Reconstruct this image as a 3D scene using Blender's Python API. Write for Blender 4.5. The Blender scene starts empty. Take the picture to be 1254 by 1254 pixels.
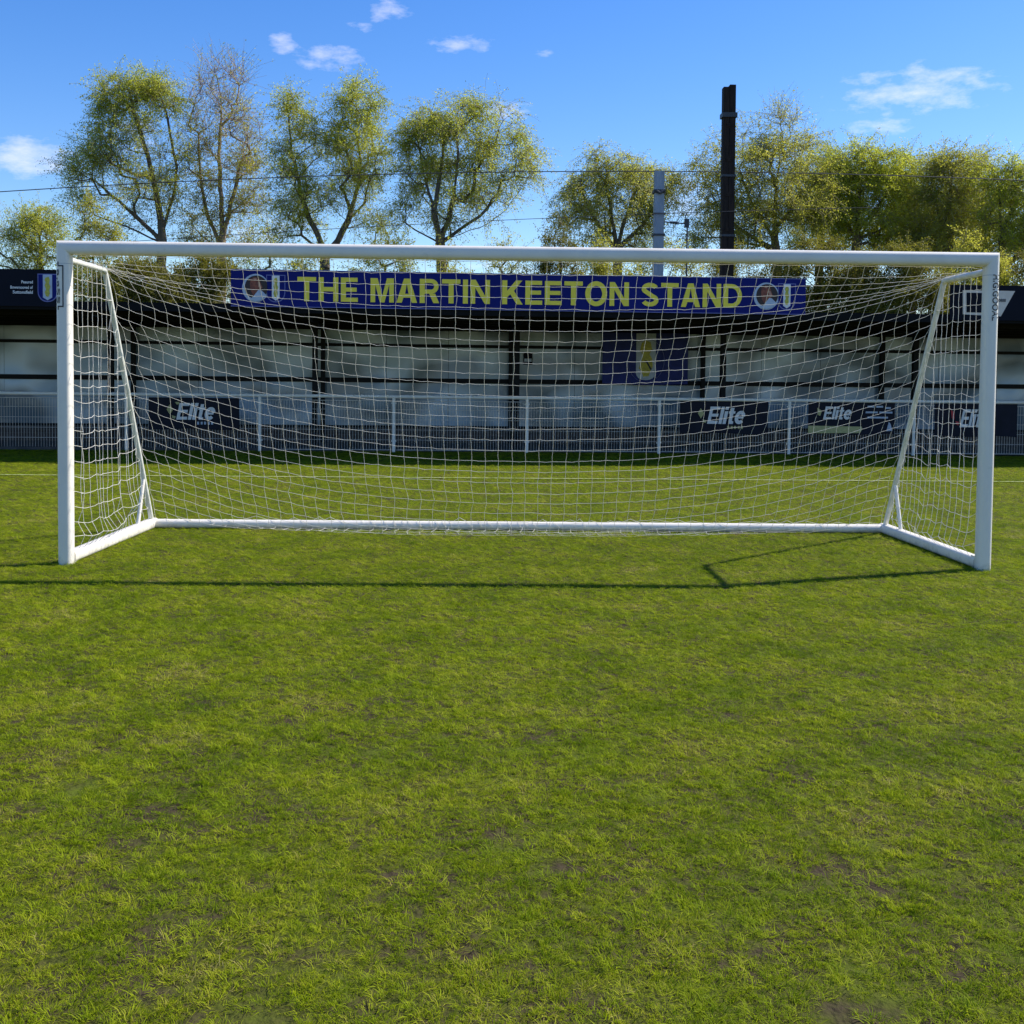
import bpy, math, random
import numpy as np
from math import sin, cos, pi, radians, atan2, sqrt
from mathutils import Vector, Matrix

random.seed(7)
rng = np.random.default_rng(7)
S = bpy.context.scene
COL = S.collection

# ------------------------------------------------------------------ camera
CX, CY, CZ = -0.35261, -8.98562, 1.55339
YAW, PITCH, ROLL, FPX, SY = 0.02272, 0.04142, 0.01043, 1366.95, -111.22
FW = np.array([sin(YAW) * cos(PITCH), cos(YAW) * cos(PITCH), -sin(PITCH)])
RT = np.array([cos(YAW), -sin(YAW), 0.0])
UP = np.cross(RT, FW)
R2 = RT * cos(ROLL) + UP * sin(ROLL)
U2 = -RT * sin(ROLL) + UP * cos(ROLL)
CAM = np.array([CX, CY, CZ])


def ray(px, py):
    return R2 * (px - 627) / FPX - U2 * (py - 627 - SY) / FPX + FW


def on_plane(px, py, t, deg=0.0):
    """photo point -> (s, z) on the upright plane at depth t of a frame turned by deg about the world origin"""
    a = radians(deg)
    n = np.array([-sin(a), cos(a), 0.0])
    d = ray(px, py)
    k = (t - CAM @ n) / (d @ n)
    p = CAM + k * d
    return p[0] * cos(a) + p[1] * sin(a), p[2]


cam = bpy.data.cameras.new('camera')
cam_o = bpy.data.objects.new('camera', cam)
COL.objects.link(cam_o)
cam.sensor_width = 36
cam.lens = FPX / 1254 * 36
cam.shift_y = SY / 1254
cam.clip_start = 0.05
cam.clip_end = 3000
M = Matrix.Identity(4)
for i, v in enumerate((R2, U2, -FW)):
    for j in range(3):
        M[j][i] = v[j]
M.translation = Vector(CAM)
cam_o.matrix_world = M
S.camera = cam_o


# ------------------------------------------------------------------ materials
def new_mat(name):
    m = bpy.data.materials.new(name)
    m.use_nodes = True
    nt = m.node_tree
    return m, nt, nt.nodes['Principled BSDF']


def mat(name, c1, c2=None, rough=0.5, scale=8.0, metal=0.0, bump=0.0, bscale=40.0, detail=4.0, spec=0.5, coat=0.0, stretch=(1, 1, 1), rng_=(0.35, 0.65)):
    m, nt, b = new_mat(name)
    N, L = nt.nodes, nt.links
    b.inputs['Roughness'].default_value = rough
    b.inputs['Metallic'].default_value = metal
    b.inputs['Specular IOR Level'].default_value = spec
    b.inputs['Coat Weight'].default_value = coat
    tc = N.new('ShaderNodeTexCoord')
    mp = N.new('ShaderNodeMapping')
    mp.inputs['Scale'].default_value = stretch
    L.new(tc.outputs['Object'], mp.inputs['Vector'])
    if c2 is None:
        c2 = tuple(x * 0.85 for x in c1)
    nz = N.new('ShaderNodeTexNoise')
    nz.inputs['Scale'].default_value = scale
    nz.inputs['Detail'].default_value = detail
    nz.inputs['Roughness'].default_value = 0.6
    L.new(mp.outputs['Vector'], nz.inputs['Vector'])
    rp = N.new('ShaderNodeValToRGB')
    rp.color_ramp.elements[0].position = rng_[0]
    rp.color_ramp.elements[1].position = rng_[1]
    rp.color_ramp.elements[0].color = (*c2, 1)
    rp.color_ramp.elements[1].color = (*c1, 1)
    L.new(nz.outputs['Fac'], rp.inputs['Fac'])
    L.new(rp.outputs['Color'], b.inputs['Base Color'])
    if bump:
        n2 = N.new('ShaderNodeTexNoise')
        n2.inputs['Scale'].default_value = bscale
        n2.inputs['Detail'].default_value = 3
        L.new(mp.outputs['Vector'], n2.inputs['Vector'])
        bp = N.new('ShaderNodeBump')
        bp.inputs['Strength'].default_value = bump
        bp.inputs['Distance'].default_value = 0.02
        L.new(n2.outputs['Fac'], bp.inputs['Height'])
        L.new(bp.outputs['Normal'], b.inputs['Normal'])
    return m


def leaf_mat(name, ca, cb, cc, trans=0.66, nscale=0.9):
    """thin foliage: diffuse + translucent, colour varying per leaf and per clump"""
    m, nt, b = new_mat(name)
    N, L = nt.nodes, nt.links
    ge = N.new('ShaderNodeNewGeometry')
    nz = N.new('ShaderNodeTexNoise')
    nz.inputs['Scale'].default_value = nscale
    nz.inputs['Detail'].default_value = 2
    L.new(ge.outputs['Position'], nz.inputs['Vector'])
    ad = N.new('ShaderNodeMath'); ad.operation = 'MULTIPLY_ADD'
    ad.inputs[1].default_value = 0.42
    L.new(ge.outputs['Random Per Island'], ad.inputs[0])
    sb = N.new('ShaderNodeMath'); sb.operation = 'MULTIPLY_ADD'
    sb.inputs[1].default_value = 1.5; sb.inputs[2].default_value = -0.47
    L.new(nz.outputs['Fac'], sb.inputs[0])
    L.new(sb.outputs[0], ad.inputs[2])
    rp = N.new('ShaderNodeValToRGB')
    e = rp.color_ramp.elements
    e[0].position = 0.15; e[0].color = (*ca, 1)
    e[1].position = 0.95; e[1].color = (*cc, 1)
    k = e.new(0.5); k.color = (*cb, 1)
    L.new(ad.outputs[0], rp.inputs['Fac'])
    b.inputs['Roughness'].default_value = 0.55
    b.inputs['Specular IOR Level'].default_value = 0.25
    L.new(rp.outputs['Color'], b.inputs['Base Color'])
    tr = N.new('ShaderNodeBsdfTranslucent')
    L.new(rp.outputs['Color'], tr.inputs['Color'])
    mx = N.new('ShaderNodeMixShader')
    mx.inputs[0].default_value = trans
    out = [n for n in N if n.type == 'OUTPUT_MATERIAL'][0]
    L.new(b.outputs[0], mx.inputs[1]); L.new(tr.outputs[0], mx.inputs[2])
    L.new(mx.outputs[0], out.inputs['Surface'])
    return m


MT = {}
MT['goal_paint'] = mat('white_powder_coat', (0.82, 0.76, 0.66), (0.74, 0.685, 0.59), rough=0.38, scale=3.5, detail=8, stretch=(1, 1, 0.5), rng_=(0.3, 0.55))
nt = MT['goal_paint'].node_tree; N, L = nt.nodes, nt.links
b = N['Principled BSDF']
ge = N.new('ShaderNodeNewGeometry'); sz = N.new('ShaderNodeSeparateXYZ'); L.new(ge.outputs['Position'], sz.inputs[0])
dn = N.new('ShaderNodeTexNoise'); dn.inputs['Scale'].default_value = 11; dn.inputs['Detail'].default_value = 7; dn.inputs['Roughness'].default_value = 0.7
L.new(ge.outputs['Position'], dn.inputs['Vector'])
dm_ = N.new('ShaderNodeMath'); dm_.operation = 'MULTIPLY_ADD'; dm_.inputs[1].default_value = -4.0; L.new(sz.outputs['Z'], dm_.inputs[0]); dm_.inputs[2].default_value = 0.32
dx_ = N.new('ShaderNodeMath'); dx_.operation = 'MAXIMUM'; L.new(dm_.outputs[0], dx_.inputs[0]); dx_.inputs[1].default_value = 0.0
da_ = N.new('ShaderNodeMath'); da_.operation = 'ADD'; L.new(dx_.outputs[0], da_.inputs[0]); L.new(dn.outputs['Fac'], da_.inputs[1])
dr_ = N.new('ShaderNodeValToRGB'); dr_.color_ramp.elements[0].position = 0.62; dr_.color_ramp.elements[0].color = (0, 0, 0, 1); dr_.color_ramp.elements[1].position = 0.95; dr_.color_ramp.elements[1].color = (0.6, 0.6, 0.6, 1)
L.new(da_.outputs[0], dr_.inputs['Fac'])
mxd = N.new('ShaderNodeMix'); mxd.data_type = 'RGBA'
L.new(b.inputs['Base Color'].links[0].from_socket, mxd.inputs['A']); mxd.inputs['B'].default_value = (0.24, 0.22, 0.13, 1)
L.new(dr_.outputs['Color'], mxd.inputs['Factor']); L.new(mxd.outputs['Result'], b.inputs['Base Color'])
MT['pole_paint'] = mat('stanchion_paint', (0.78, 0.77, 0.70), (0.60, 0.60, 0.50), rough=0.45, scale=9, detail=6)
MT['net'] = mat('net_cord', (0.74, 0.71, 0.63), (0.60, 0.57, 0.49), rough=0.8, scale=3, spec=0.2)
MT['letter_black'] = mat('lettering_black', (0.02, 0.022, 0.03), rough=0.5)
MT['steel_black'] = mat('black_painted_steel', (0.010, 0.010, 0.011), (0.006, 0.006, 0.006), rough=0.6, scale=6, spec=0.2)
MT['roof_black'] = mat('black_roof_sheet', (0.010, 0.010, 0.011), (0.006, 0.006, 0.006), rough=0.8, scale=2, spec=0.15)
MT['navy'] = mat('navy_board', (0.0055, 0.007, 0.015), (0.004, 0.005, 0.011), rough=0.65, scale=2, spec=0.15)
MT['banner_dark'] = mat('dark_banner_vinyl', (0.012, 0.013, 0.026), (0.008, 0.009, 0.017), rough=0.6, scale=5, spec=0.2)
MT['sign_blue'] = mat('sign_royal_blue', (0.007, 0.013, 0.160), (0.006, 0.011, 0.135), rough=0.6, scale=1.2, spec=0.15)
MT['flag_blue'] = mat('flag_blue', (0.018, 0.032, 0.22), (0.012, 0.021, 0.15), rough=0.7, scale=4)
MT['yellow'] = mat('lettering_yellow', (1.0, 0.79, 0.09), (0.96, 0.74, 0.08), rough=0.6, scale=4, spec=0.2)
MT['crest_yellow'] = mat('crest_yellow', (0.62, 0.55, 0.06), (0.40, 0.34, 0.05), rough=0.5, scale=25)
MT['dull_gold'] = mat('dull_gold', (0.52, 0.47, 0.20), (0.42, 0.38, 0.15), rough=0.5, scale=25)
MT['white_print'] = mat('white_print', (0.85, 0.82, 0.78), (0.78, 0.75, 0.72), rough=0.5, scale=10)
MT['pale_print'] = mat('pale_blue_print', (0.50, 0.56, 0.66), (0.42, 0.47, 0.56), rough=0.5, scale=10)
MT['violet_line'] = mat('violet_outline', (0.16, 0.17, 0.42), rough=0.5)
MT['beige_panel'] = mat('beige_panel', (0.78, 0.66, 0.54), (0.70, 0.59, 0.48), rough=0.5, scale=10)
MT['skin_print'] = mat('printed_face', (0.30, 0.075, 0.035), (0.16, 0.035, 0.02), rough=0.5, scale=18, detail=2)
MT['skin_light'] = mat('printed_cheek', (0.52, 0.27, 0.18), (0.40, 0.17, 0.11), rough=0.5, scale=20)
MT['hair_print'] = mat('printed_hair', (0.035, 0.015, 0.012), rough=0.5)
MT['red_print'] = mat('red_print', (0.55, 0.03, 0.04), rough=0.5)
MT['rail_white'] = mat('galvanised_white_rail', (0.95, 0.89, 0.79), (0.90, 0.84, 0.74), rough=0.42, scale=9, metal=0.0)
MT['mesh_wire'] = mat('fence_wire', (0.78, 0.72, 0.64), (0.64, 0.59, 0.52), rough=0.45, scale=14)
MT['concrete'] = mat('terrace_concrete', (0.085, 0.08, 0.075), (0.05, 0.047, 0.045), rough=0.9, scale=5, bump=0.3)
MT['cable'] = mat('cable_dark', (0.06, 0.06, 0.065), rough=0.6)
MT['mast_grey'] = mat('galvanised_grey_mast', (0.33, 0.36, 0.40), (0.24, 0.27, 0.30), rough=0.5, scale=3, stretch=(3, 3, 0.5), metal=0.3)
MT['mast_dark'] = mat('rusty_black_mast', (0.042, 0.026, 0.018), (0.020, 0.014, 0.011), rough=0.8, spec=0.2, scale=4, stretch=(4, 4, 0.6))
MT['mast_band'] = mat('mast_band', (0.06, 0.06, 0.065), rough=0.5, metal=0.3)
MT['bark'] = mat('tree_bark', (0.17, 0.13, 0.085), (0.085, 0.065, 0.045), rough=0.9, scale=6, stretch=(1, 1, 0.3))
MT['bark_pale'] = mat('twig_bark', (0.36, 0.27, 0.21), (0.22, 0.16, 0.12), rough=0.9, scale=6, stretch=(1, 1, 0.3))
MT['young_twig'] = mat('young_twig_bark', (0.42, 0.37, 0.16), (0.26, 0.22, 0.11), rough=0.8, scale=2)
MT['mauve_twig'] = mat('mauve_twig_bark', (0.44, 0.33, 0.27), (0.30, 0.22, 0.18), rough=0.8, scale=2)
MT['leaf_spring'] = leaf_mat('leaf_spring', (0.32, 0.36, 0.032), (0.49, 0.525, 0.05), (0.65, 0.645, 0.12))
MT['leaf_willow'] = leaf_mat('leaf_willow', (0.33, 0.355, 0.045), (0.49, 0.505, 0.07), (0.63, 0.605, 0.13))
MT['leaf_olive'] = leaf_mat('leaf_olive', (0.31, 0.32, 0.036), (0.46, 0.46, 0.05), (0.61, 0.575, 0.1))
MT['leaf_bright'] = leaf_mat('leaf_bright', (0.33, 0.375, 0.03), (0.49, 0.535, 0.04), (0.66, 0.66, 0.08))
MT['leaf_hedge'] = leaf_mat('leaf_hedge', (0.12, 0.12, 0.014), (0.22, 0.21, 0.022), (0.33, 0.305, 0.04), trans=0.5)

# translucent sheeting at the back of the stand: semi-gloss, gently buckled
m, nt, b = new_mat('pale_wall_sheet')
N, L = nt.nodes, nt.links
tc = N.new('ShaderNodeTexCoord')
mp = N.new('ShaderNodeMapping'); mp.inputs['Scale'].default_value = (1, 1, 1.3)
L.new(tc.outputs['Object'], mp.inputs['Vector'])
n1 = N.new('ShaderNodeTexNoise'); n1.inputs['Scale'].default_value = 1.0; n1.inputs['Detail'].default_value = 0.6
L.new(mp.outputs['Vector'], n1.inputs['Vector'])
r1 = N.new('ShaderNodeValToRGB')  # cloudy reflections on the sheeting, painted into its colour as soft pale blotches
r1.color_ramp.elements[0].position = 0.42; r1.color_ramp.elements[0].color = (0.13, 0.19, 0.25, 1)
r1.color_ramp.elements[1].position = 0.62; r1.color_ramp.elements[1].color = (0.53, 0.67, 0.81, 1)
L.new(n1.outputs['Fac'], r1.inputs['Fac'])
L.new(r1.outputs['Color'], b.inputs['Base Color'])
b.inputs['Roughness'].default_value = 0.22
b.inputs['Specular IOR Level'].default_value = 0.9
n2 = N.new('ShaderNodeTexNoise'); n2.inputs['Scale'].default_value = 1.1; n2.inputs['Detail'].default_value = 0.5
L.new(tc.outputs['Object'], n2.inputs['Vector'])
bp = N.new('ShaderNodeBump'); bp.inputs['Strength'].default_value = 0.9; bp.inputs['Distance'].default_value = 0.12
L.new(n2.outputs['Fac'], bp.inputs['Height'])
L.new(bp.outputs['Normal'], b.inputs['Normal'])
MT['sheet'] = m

# brown block plinth
m, nt, b = new_mat('brown_block_wall')
N, L = nt.nodes, nt.links
tc = N.new('ShaderNodeTexCoord')
mp = N.new('ShaderNodeMapping'); mp.inputs['Rotation'].default_value = (pi / 2, 0, 0)
L.new(tc.outputs['Object'], mp.inputs['Vector'])
br = N.new('ShaderNodeTexBrick')
br.inputs['Scale'].default_value = 1.0
br.inputs['Brick Width'].default_value = 0.225; br.inputs['Row Height'].default_value = 0.075
br.inputs['Mortar Size'].default_value = 0.006
br.inputs['Color1'].default_value = (0.10, 0.075, 0.065, 1); br.inputs['Color2'].default_value = (0.065, 0.05, 0.045, 1)
br.inputs['Mortar'].default_value = (0.12, 0.11, 0.10, 1)
L.new(mp.outputs['Vector'], br.inputs['Vector'])
L.new(br.outputs['Color'], b.inputs['Base Color'])
b.inputs['Roughness'].default_value = 0.9
MT['brick'] = m

# grass blades
m, nt, b = new_mat('grass_blade')
N, L = nt.nodes, nt.links
ge = N.new('ShaderNodeNewGeometry')
oi = N.new('ShaderNodeObjectInfo')
nz = N.new('ShaderNodeTexNoise'); nz.inputs['Scale'].default_value = 1.7; nz.inputs['Detail'].default_value = 5; nz.inputs['Roughness'].default_value = 0.65
L.new(ge.outputs['Position'], nz.inputs['Vector'])
a1 = N.new('ShaderNodeMath'); a1.operation = 'MULTIPLY_ADD'; a1.inputs[1].default_value = 0.40
L.new(ge.outputs['Random Per Island'], a1.inputs[0])
a2 = N.new('ShaderNodeMath'); a2.operation = 'MULTIPLY_ADD'; a2.inputs[1].default_value = 1.6; a2.inputs[2].default_value = -0.65
L.new(nz.outputs['Fac'], a2.inputs[0])
a3 = N.new('ShaderNodeMath'); a3.operation = 'MULTIPLY_ADD'; a3.inputs[1].default_value = 0.36
L.new(oi.outputs['Random'], a3.inputs[0]); L.new(a2.outputs[0], a3.inputs[2]); L.new(a3.outputs[0], a1.inputs[2])
rp = N.new('ShaderNodeValToRGB')
e = rp.color_ramp.elements
e[0].position = 0.0; e[0].color = (0.080, 0.148, 0.005, 1)
e[1].position = 0.98; e[1].color = (0.42, 0.37, 0.12, 1)
k = e.new(0.40); k.color = (0.212, 0.288, 0.006, 1)
k = e.new(0.72); k.color = (0.335, 0.392, 0.012, 1)
k = e.new(0.90); k.color = (0.38, 0.375, 0.035, 1)
L.new(a1.outputs[0], rp.inputs['Fac'])
L.new(rp.outputs['Color'], b.inputs['Base Color'])
b.inputs['Roughness'].default_value = 0.6
b.inputs['Specular IOR Level'].default_value = 0.07
tr = N.new('ShaderNodeBsdfTranslucent'); L.new(rp.outputs['Color'], tr.inputs['Color'])
mx = N.new('ShaderNodeMixShader'); mx.inputs[0].default_value = 0.42
out = [n for n in N if n.type == 'OUTPUT_MATERIAL'][0]
L.new(b.outputs[0], mx.inputs[1]); L.new(tr.outputs[0], mx.inputs[2]); L.new(mx.outputs[0], out.inputs['Surface'])
MT['grass'] = m

# turf / soil sheet below the blades
m, nt, b = new_mat('turf_soil')
N, L = nt.nodes, nt.links
ge = N.new('ShaderNodeNewGeometry')
nz = N.new('ShaderNodeTexNoise'); nz.inputs['Scale'].default_value = 3.0; nz.inputs['Detail'].default_value = 8; nz.inputs['Roughness'].default_value = 0.7
L.new(ge.outputs['Position'], nz.inputs['Vector'])
rp = N.new('ShaderNodeValToRGB')
e = rp.color_ramp.elements
e[0].position = 0.42; e[0].color = (0.050, 0.038, 0.021, 1)
e[1].position = 0.66; e[1].color = (0.078, 0.102, 0.008, 1)
k = e.new(0.52); k.color = (0.060, 0.064, 0.013, 1)
L.new(nz.outputs['Fac'], rp.inputs['Fac']); L.new(rp.outputs['Color'], b.inputs['Base Color'])
b.inputs['Roughness'].default_value = 0.95; b.inputs['Specular IOR Level'].default_value = 0.1
n2 = N.new('ShaderNodeTexNoise'); n2.inputs['Scale'].default_value = 30; n2.inputs['Detail'].default_value = 4
L.new(ge.outputs['Position'], n2.inputs['Vector'])
bp = N.new('ShaderNodeBump'); bp.inputs['Strength'].default_value = 0.7; bp.inputs['Distance'].default_value = 0.03
L.new(n2.outputs['Fac'], bp.inputs['Height']); L.new(bp.outputs['Normal'], b.inputs['Normal'])
MT['soil'] = m
MT['line_paint'] = mat('worn_line_paint', (0.40, 0.43, 0.22), (0.18, 0.25, 0.02), rough=0.9, scale=14, detail=5, rng_=(0.38, 0.55))


# ------------------------------------------------------------------ mesh helpers
class MB:
    def __init__(self):
        self.v = []; self.f = []; self.mi = []; self.smooth = False

    def add(self, vs, fs, mi=0):
        o = len(self.v)
        self.v += [tuple(p) for p in vs]
        for f in fs:
            self.f.append(tuple(i + o for i in f)); self.mi.append(mi)

    def box(self, x0, x1, y0, y1, z0, z1, mi=0):
        self.add([(x0, y0, z0), (x1, y0, z0), (x1, y1, z0), (x0, y1, z0), (x0, y0, z1), (x1, y0, z1), (x1, y1, z1), (x0, y1, z1)],
                 [(3, 2, 1, 0), (4, 5, 6, 7), (0, 1, 5, 4), (1, 2, 6, 5), (2, 3, 7, 6), (3, 0, 4, 7)], mi)

    def tube(self, pts, r, n=12, cap=True, mi=0, rx=None):
        """swept round (or oval) bar along a polyline"""
        pts = [Vector(p) for p in pts]
        rs = r if isinstance(r, (list, tuple)) else [r] * len(pts)
        rings = []
        for i, p in enumerate(pts):
            if i == 0: d = pts[1] - pts[0]
            elif i == len(pts) - 1: d = pts[-1] - pts[-2]
            else: d = (pts[i + 1] - p).normalized() + (p - pts[i - 1]).normalized()
            d.normalize()
            ref = Vector((0, 0, 1)) if abs(d.z) < 0.9 else Vector((0, 1, 0))
            a = d.cross(ref).normalized(); b_ = a.cross(d)
            st = 1.0
            if 0 < i < len(pts) - 1:
                cs = max(0.3, d.dot((p - pts[i - 1]).normalized())); st = 1 / cs if cs > 0.6 else 1.2
            rings.append([p + (a * cos(2 * pi * k / n) + b_ * sin(2 * pi * k / n)) * rs[i] * (st if False else 1) for k in range(n)])
        vs = [q for rg in rings for q in rg]
        fs = []
        for i in range(len(pts) - 1):
            for k in range(n):
                k2 = (k + 1) % n
                fs.append((i * n + k, i * n + k2, (i + 1) * n + k2, (i + 1) * n + k))
        if cap:
            fs.append(tuple(range(n))[::-1]); fs.append(tuple((len(pts) - 1) * n + k for k in range(n)))
        self.add(vs, fs, mi)

    def poly(self, pts, y0, y1, mi=0):
        """flat outline in (x, z), given thickness from y0 (front) to y1"""
        n = len(pts)
        area = sum(pts[i][0] * pts[(i + 1) % n][1] - pts[(i + 1) % n][0] * pts[i][1] for i in range(n))
        if area < 0: pts = pts[::-1]
        vs = [(p[0], y0, p[1]) for p in pts] + [(p[0], y1, p[1]) for p in pts]
        fs = [tuple(range(n)), tuple(range(n, 2 * n))[::-1]]
        for i in range(n):
            j = (i + 1) % n
            fs.append((j, i, n + i, n + j))
        self.add(vs, fs, mi)

    def build(self, name, mats, parent=None, loc=(0, 0, 0), rz=0.0, smooth=False):
        me = bpy.data.meshes.new(name)
        me.from_pydata(self.v, [], self.f)
        if not isinstance(mats, (list, tuple)): mats = [mats]
        for x in mats: me.materials.append(x)
        if len(mats) > 1: me.polygons.foreach_set('material_index', self.mi)
        if smooth:
            me.polygons.foreach_set('use_smooth', [True] * len(me.polygons))
            me.set_sharp_from_angle(angle=radians(40))
        me.update()
        o = bpy.data.objects.new(name, me)
        COL.objects.link(o)
        o.location = loc; o.rotation_euler = (0, 0, rz)
        if parent is not None: o.parent = parent
        return o


def np_mesh(name, verts, faces, material, parent=None, smooth=False, second=None, first_second=0):
    """big mesh from numpy arrays; faces all the same size"""
    me = bpy.data.meshes.new(name)
    nv, nf, k = len(verts), len(faces), faces.shape[1]
    me.vertices.add(nv); me.vertices.foreach_set('co', np.ascontiguousarray(verts, dtype=np.float32).ravel())
    me.loops.add(nf * k); me.loops.foreach_set('vertex_index', np.ascontiguousarray(faces, dtype=np.int32).ravel())
    me.polygons.add(nf)
    me.polygons.foreach_set('loop_start', np.arange(0, nf * k, k, dtype=np.int32))
    if smooth: me.polygons.foreach_set('use_smooth', np.ones(nf, dtype=bool))
    me.materials.append(material)
    if second is not None:
        me.materials.append(second)
        me.polygons.foreach_set('material_index', (np.arange(nf) >= first_second).astype(np.int32))
    me.update(calc_edges=True)
    o = bpy.data.objects.new(name, me); COL.objects.link(o)
    if parent is not None: o.parent = parent
    return o


def edges_to_tubes(A, B, ra, rb, n=4):
    """many straight tapered tubes at once"""
    d = B - A
    ln = np.linalg.norm(d, axis=1, keepdims=True) + 1e-9
    d = d / ln
    ref = np.where(np.abs(d[:, 2:3]) < 0.9, np.array([[0, 0, 1.0]]), np.array([[1.0, 0, 0]]))
    a = np.cross(d, ref); a /= np.linalg.norm(a, axis=1, keepdims=True)
    b_ = np.cross(a, d)
    m_ = len(A)
    vs = np.zeros((m_, 2 * n, 3))
    for k in range(n):
        o = a * cos(2 * pi * k / n) + b_ * sin(2 * pi * k / n)
        vs[:, k] = A + o * ra[:, None]
        vs[:, n + k] = B + o * rb[:, None]
    fs = np.zeros((m_, n, 4), dtype=np.int64)
    base = (np.arange(m_) * 2 * n)[:, None]
    for k in range(n):
        k2 = (k + 1) % n
        fs[:, k] = base + np.array([[k, k2, n + k2, n + k]])
    return vs.reshape(-1, 3), fs.reshape(-1, 4)


def thing(name, label, cat, loc=(0, 0, 0), rz=0.0, group=None):
    o = bpy.data.objects.new(name, None)
    o.empty_display_size = 0.3
    COL.objects.link(o)
    o.location = loc; o.rotation_euler = (0, 0, rz)
    o['label'] = label; o['category'] = cat
    if group: o['group'] = group
    return o


def text_part(s, name, x0, x1, z0, z1, yf, material, parent, bold=0.02, thick=0.003, shear=0.0, rot=0.0):
    """lettering fitted to the rectangle x0..x1, z0..z1 on the face at y = yf (facing -y)"""
    cu = bpy.data.curves.new(name, 'FONT')
    cu.body = s; cu.size = 1; cu.extrude = 0.01; cu.offset = bold; cu.shear = shear
    cu.resolution_u = 4
    tmp = bpy.data.objects.new('tmp_text', cu)
    COL.objects.link(tmp)
    dg = bpy.context.evaluated_depsgraph_get()
    me = bpy.data.meshes.new_from_object(tmp.evaluated_get(dg))
    bpy.data.objects.remove(tmp); bpy.data.curves.remove(cu)
    co = np.zeros(len(me.vertices) * 3, dtype=np.float32)
    me.vertices.foreach_get('co', co); co = co.reshape(-1, 3)
    if rot:
        c, s_ = cos(rot), sin(rot)
        co[:, :2] = co[:, :2] @ np.array([[c, s_], [-s_, c]], dtype=np.float32)
    lo, hi = co.min(0), co.max(0)
    u = (co - lo) / (hi - lo)
    outv = np.stack([x0 + u[:, 0] * (x1 - x0), yf - u[:, 2] * thick, z0 + u[:, 1] * (z1 - z0)], -1)
    me.vertices.foreach_set('co', outv.astype(np.float32).ravel())
    me.name = name
    me.materials.clear(); me.materials.append(material)
    me.update()
    o = bpy.data.objects.new(name, me); COL.objects.link(o); o.parent = parent
    return o


def ribbon(pts, hw):
    """left and right edge of a constant-width stroke"""
    L_, R_ = [], []
    n = len(pts)
    for i, (x, z) in enumerate(pts):
        x0, z0 = pts[max(0, i - 1)]; x1, z1 = pts[min(n - 1, i + 1)]
        dx, dz = x1 - x0, z1 - z0; l = sqrt(dx * dx + dz * dz)
        L_.append((x - dz / l * hw, z + dx / l * hw)); R_.append((x + dz / l * hw, z - dx / l * hw))
    return L_, R_


def arc(cx, cz, rx, rz, a0, a1, n=16):
    return [(cx + rx * cos(radians(a0 + (a1 - a0) * i / n)), cz + rz * sin(radians(a0 + (a1 - a0) * i / n))) for i in range(n + 1)]


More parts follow.
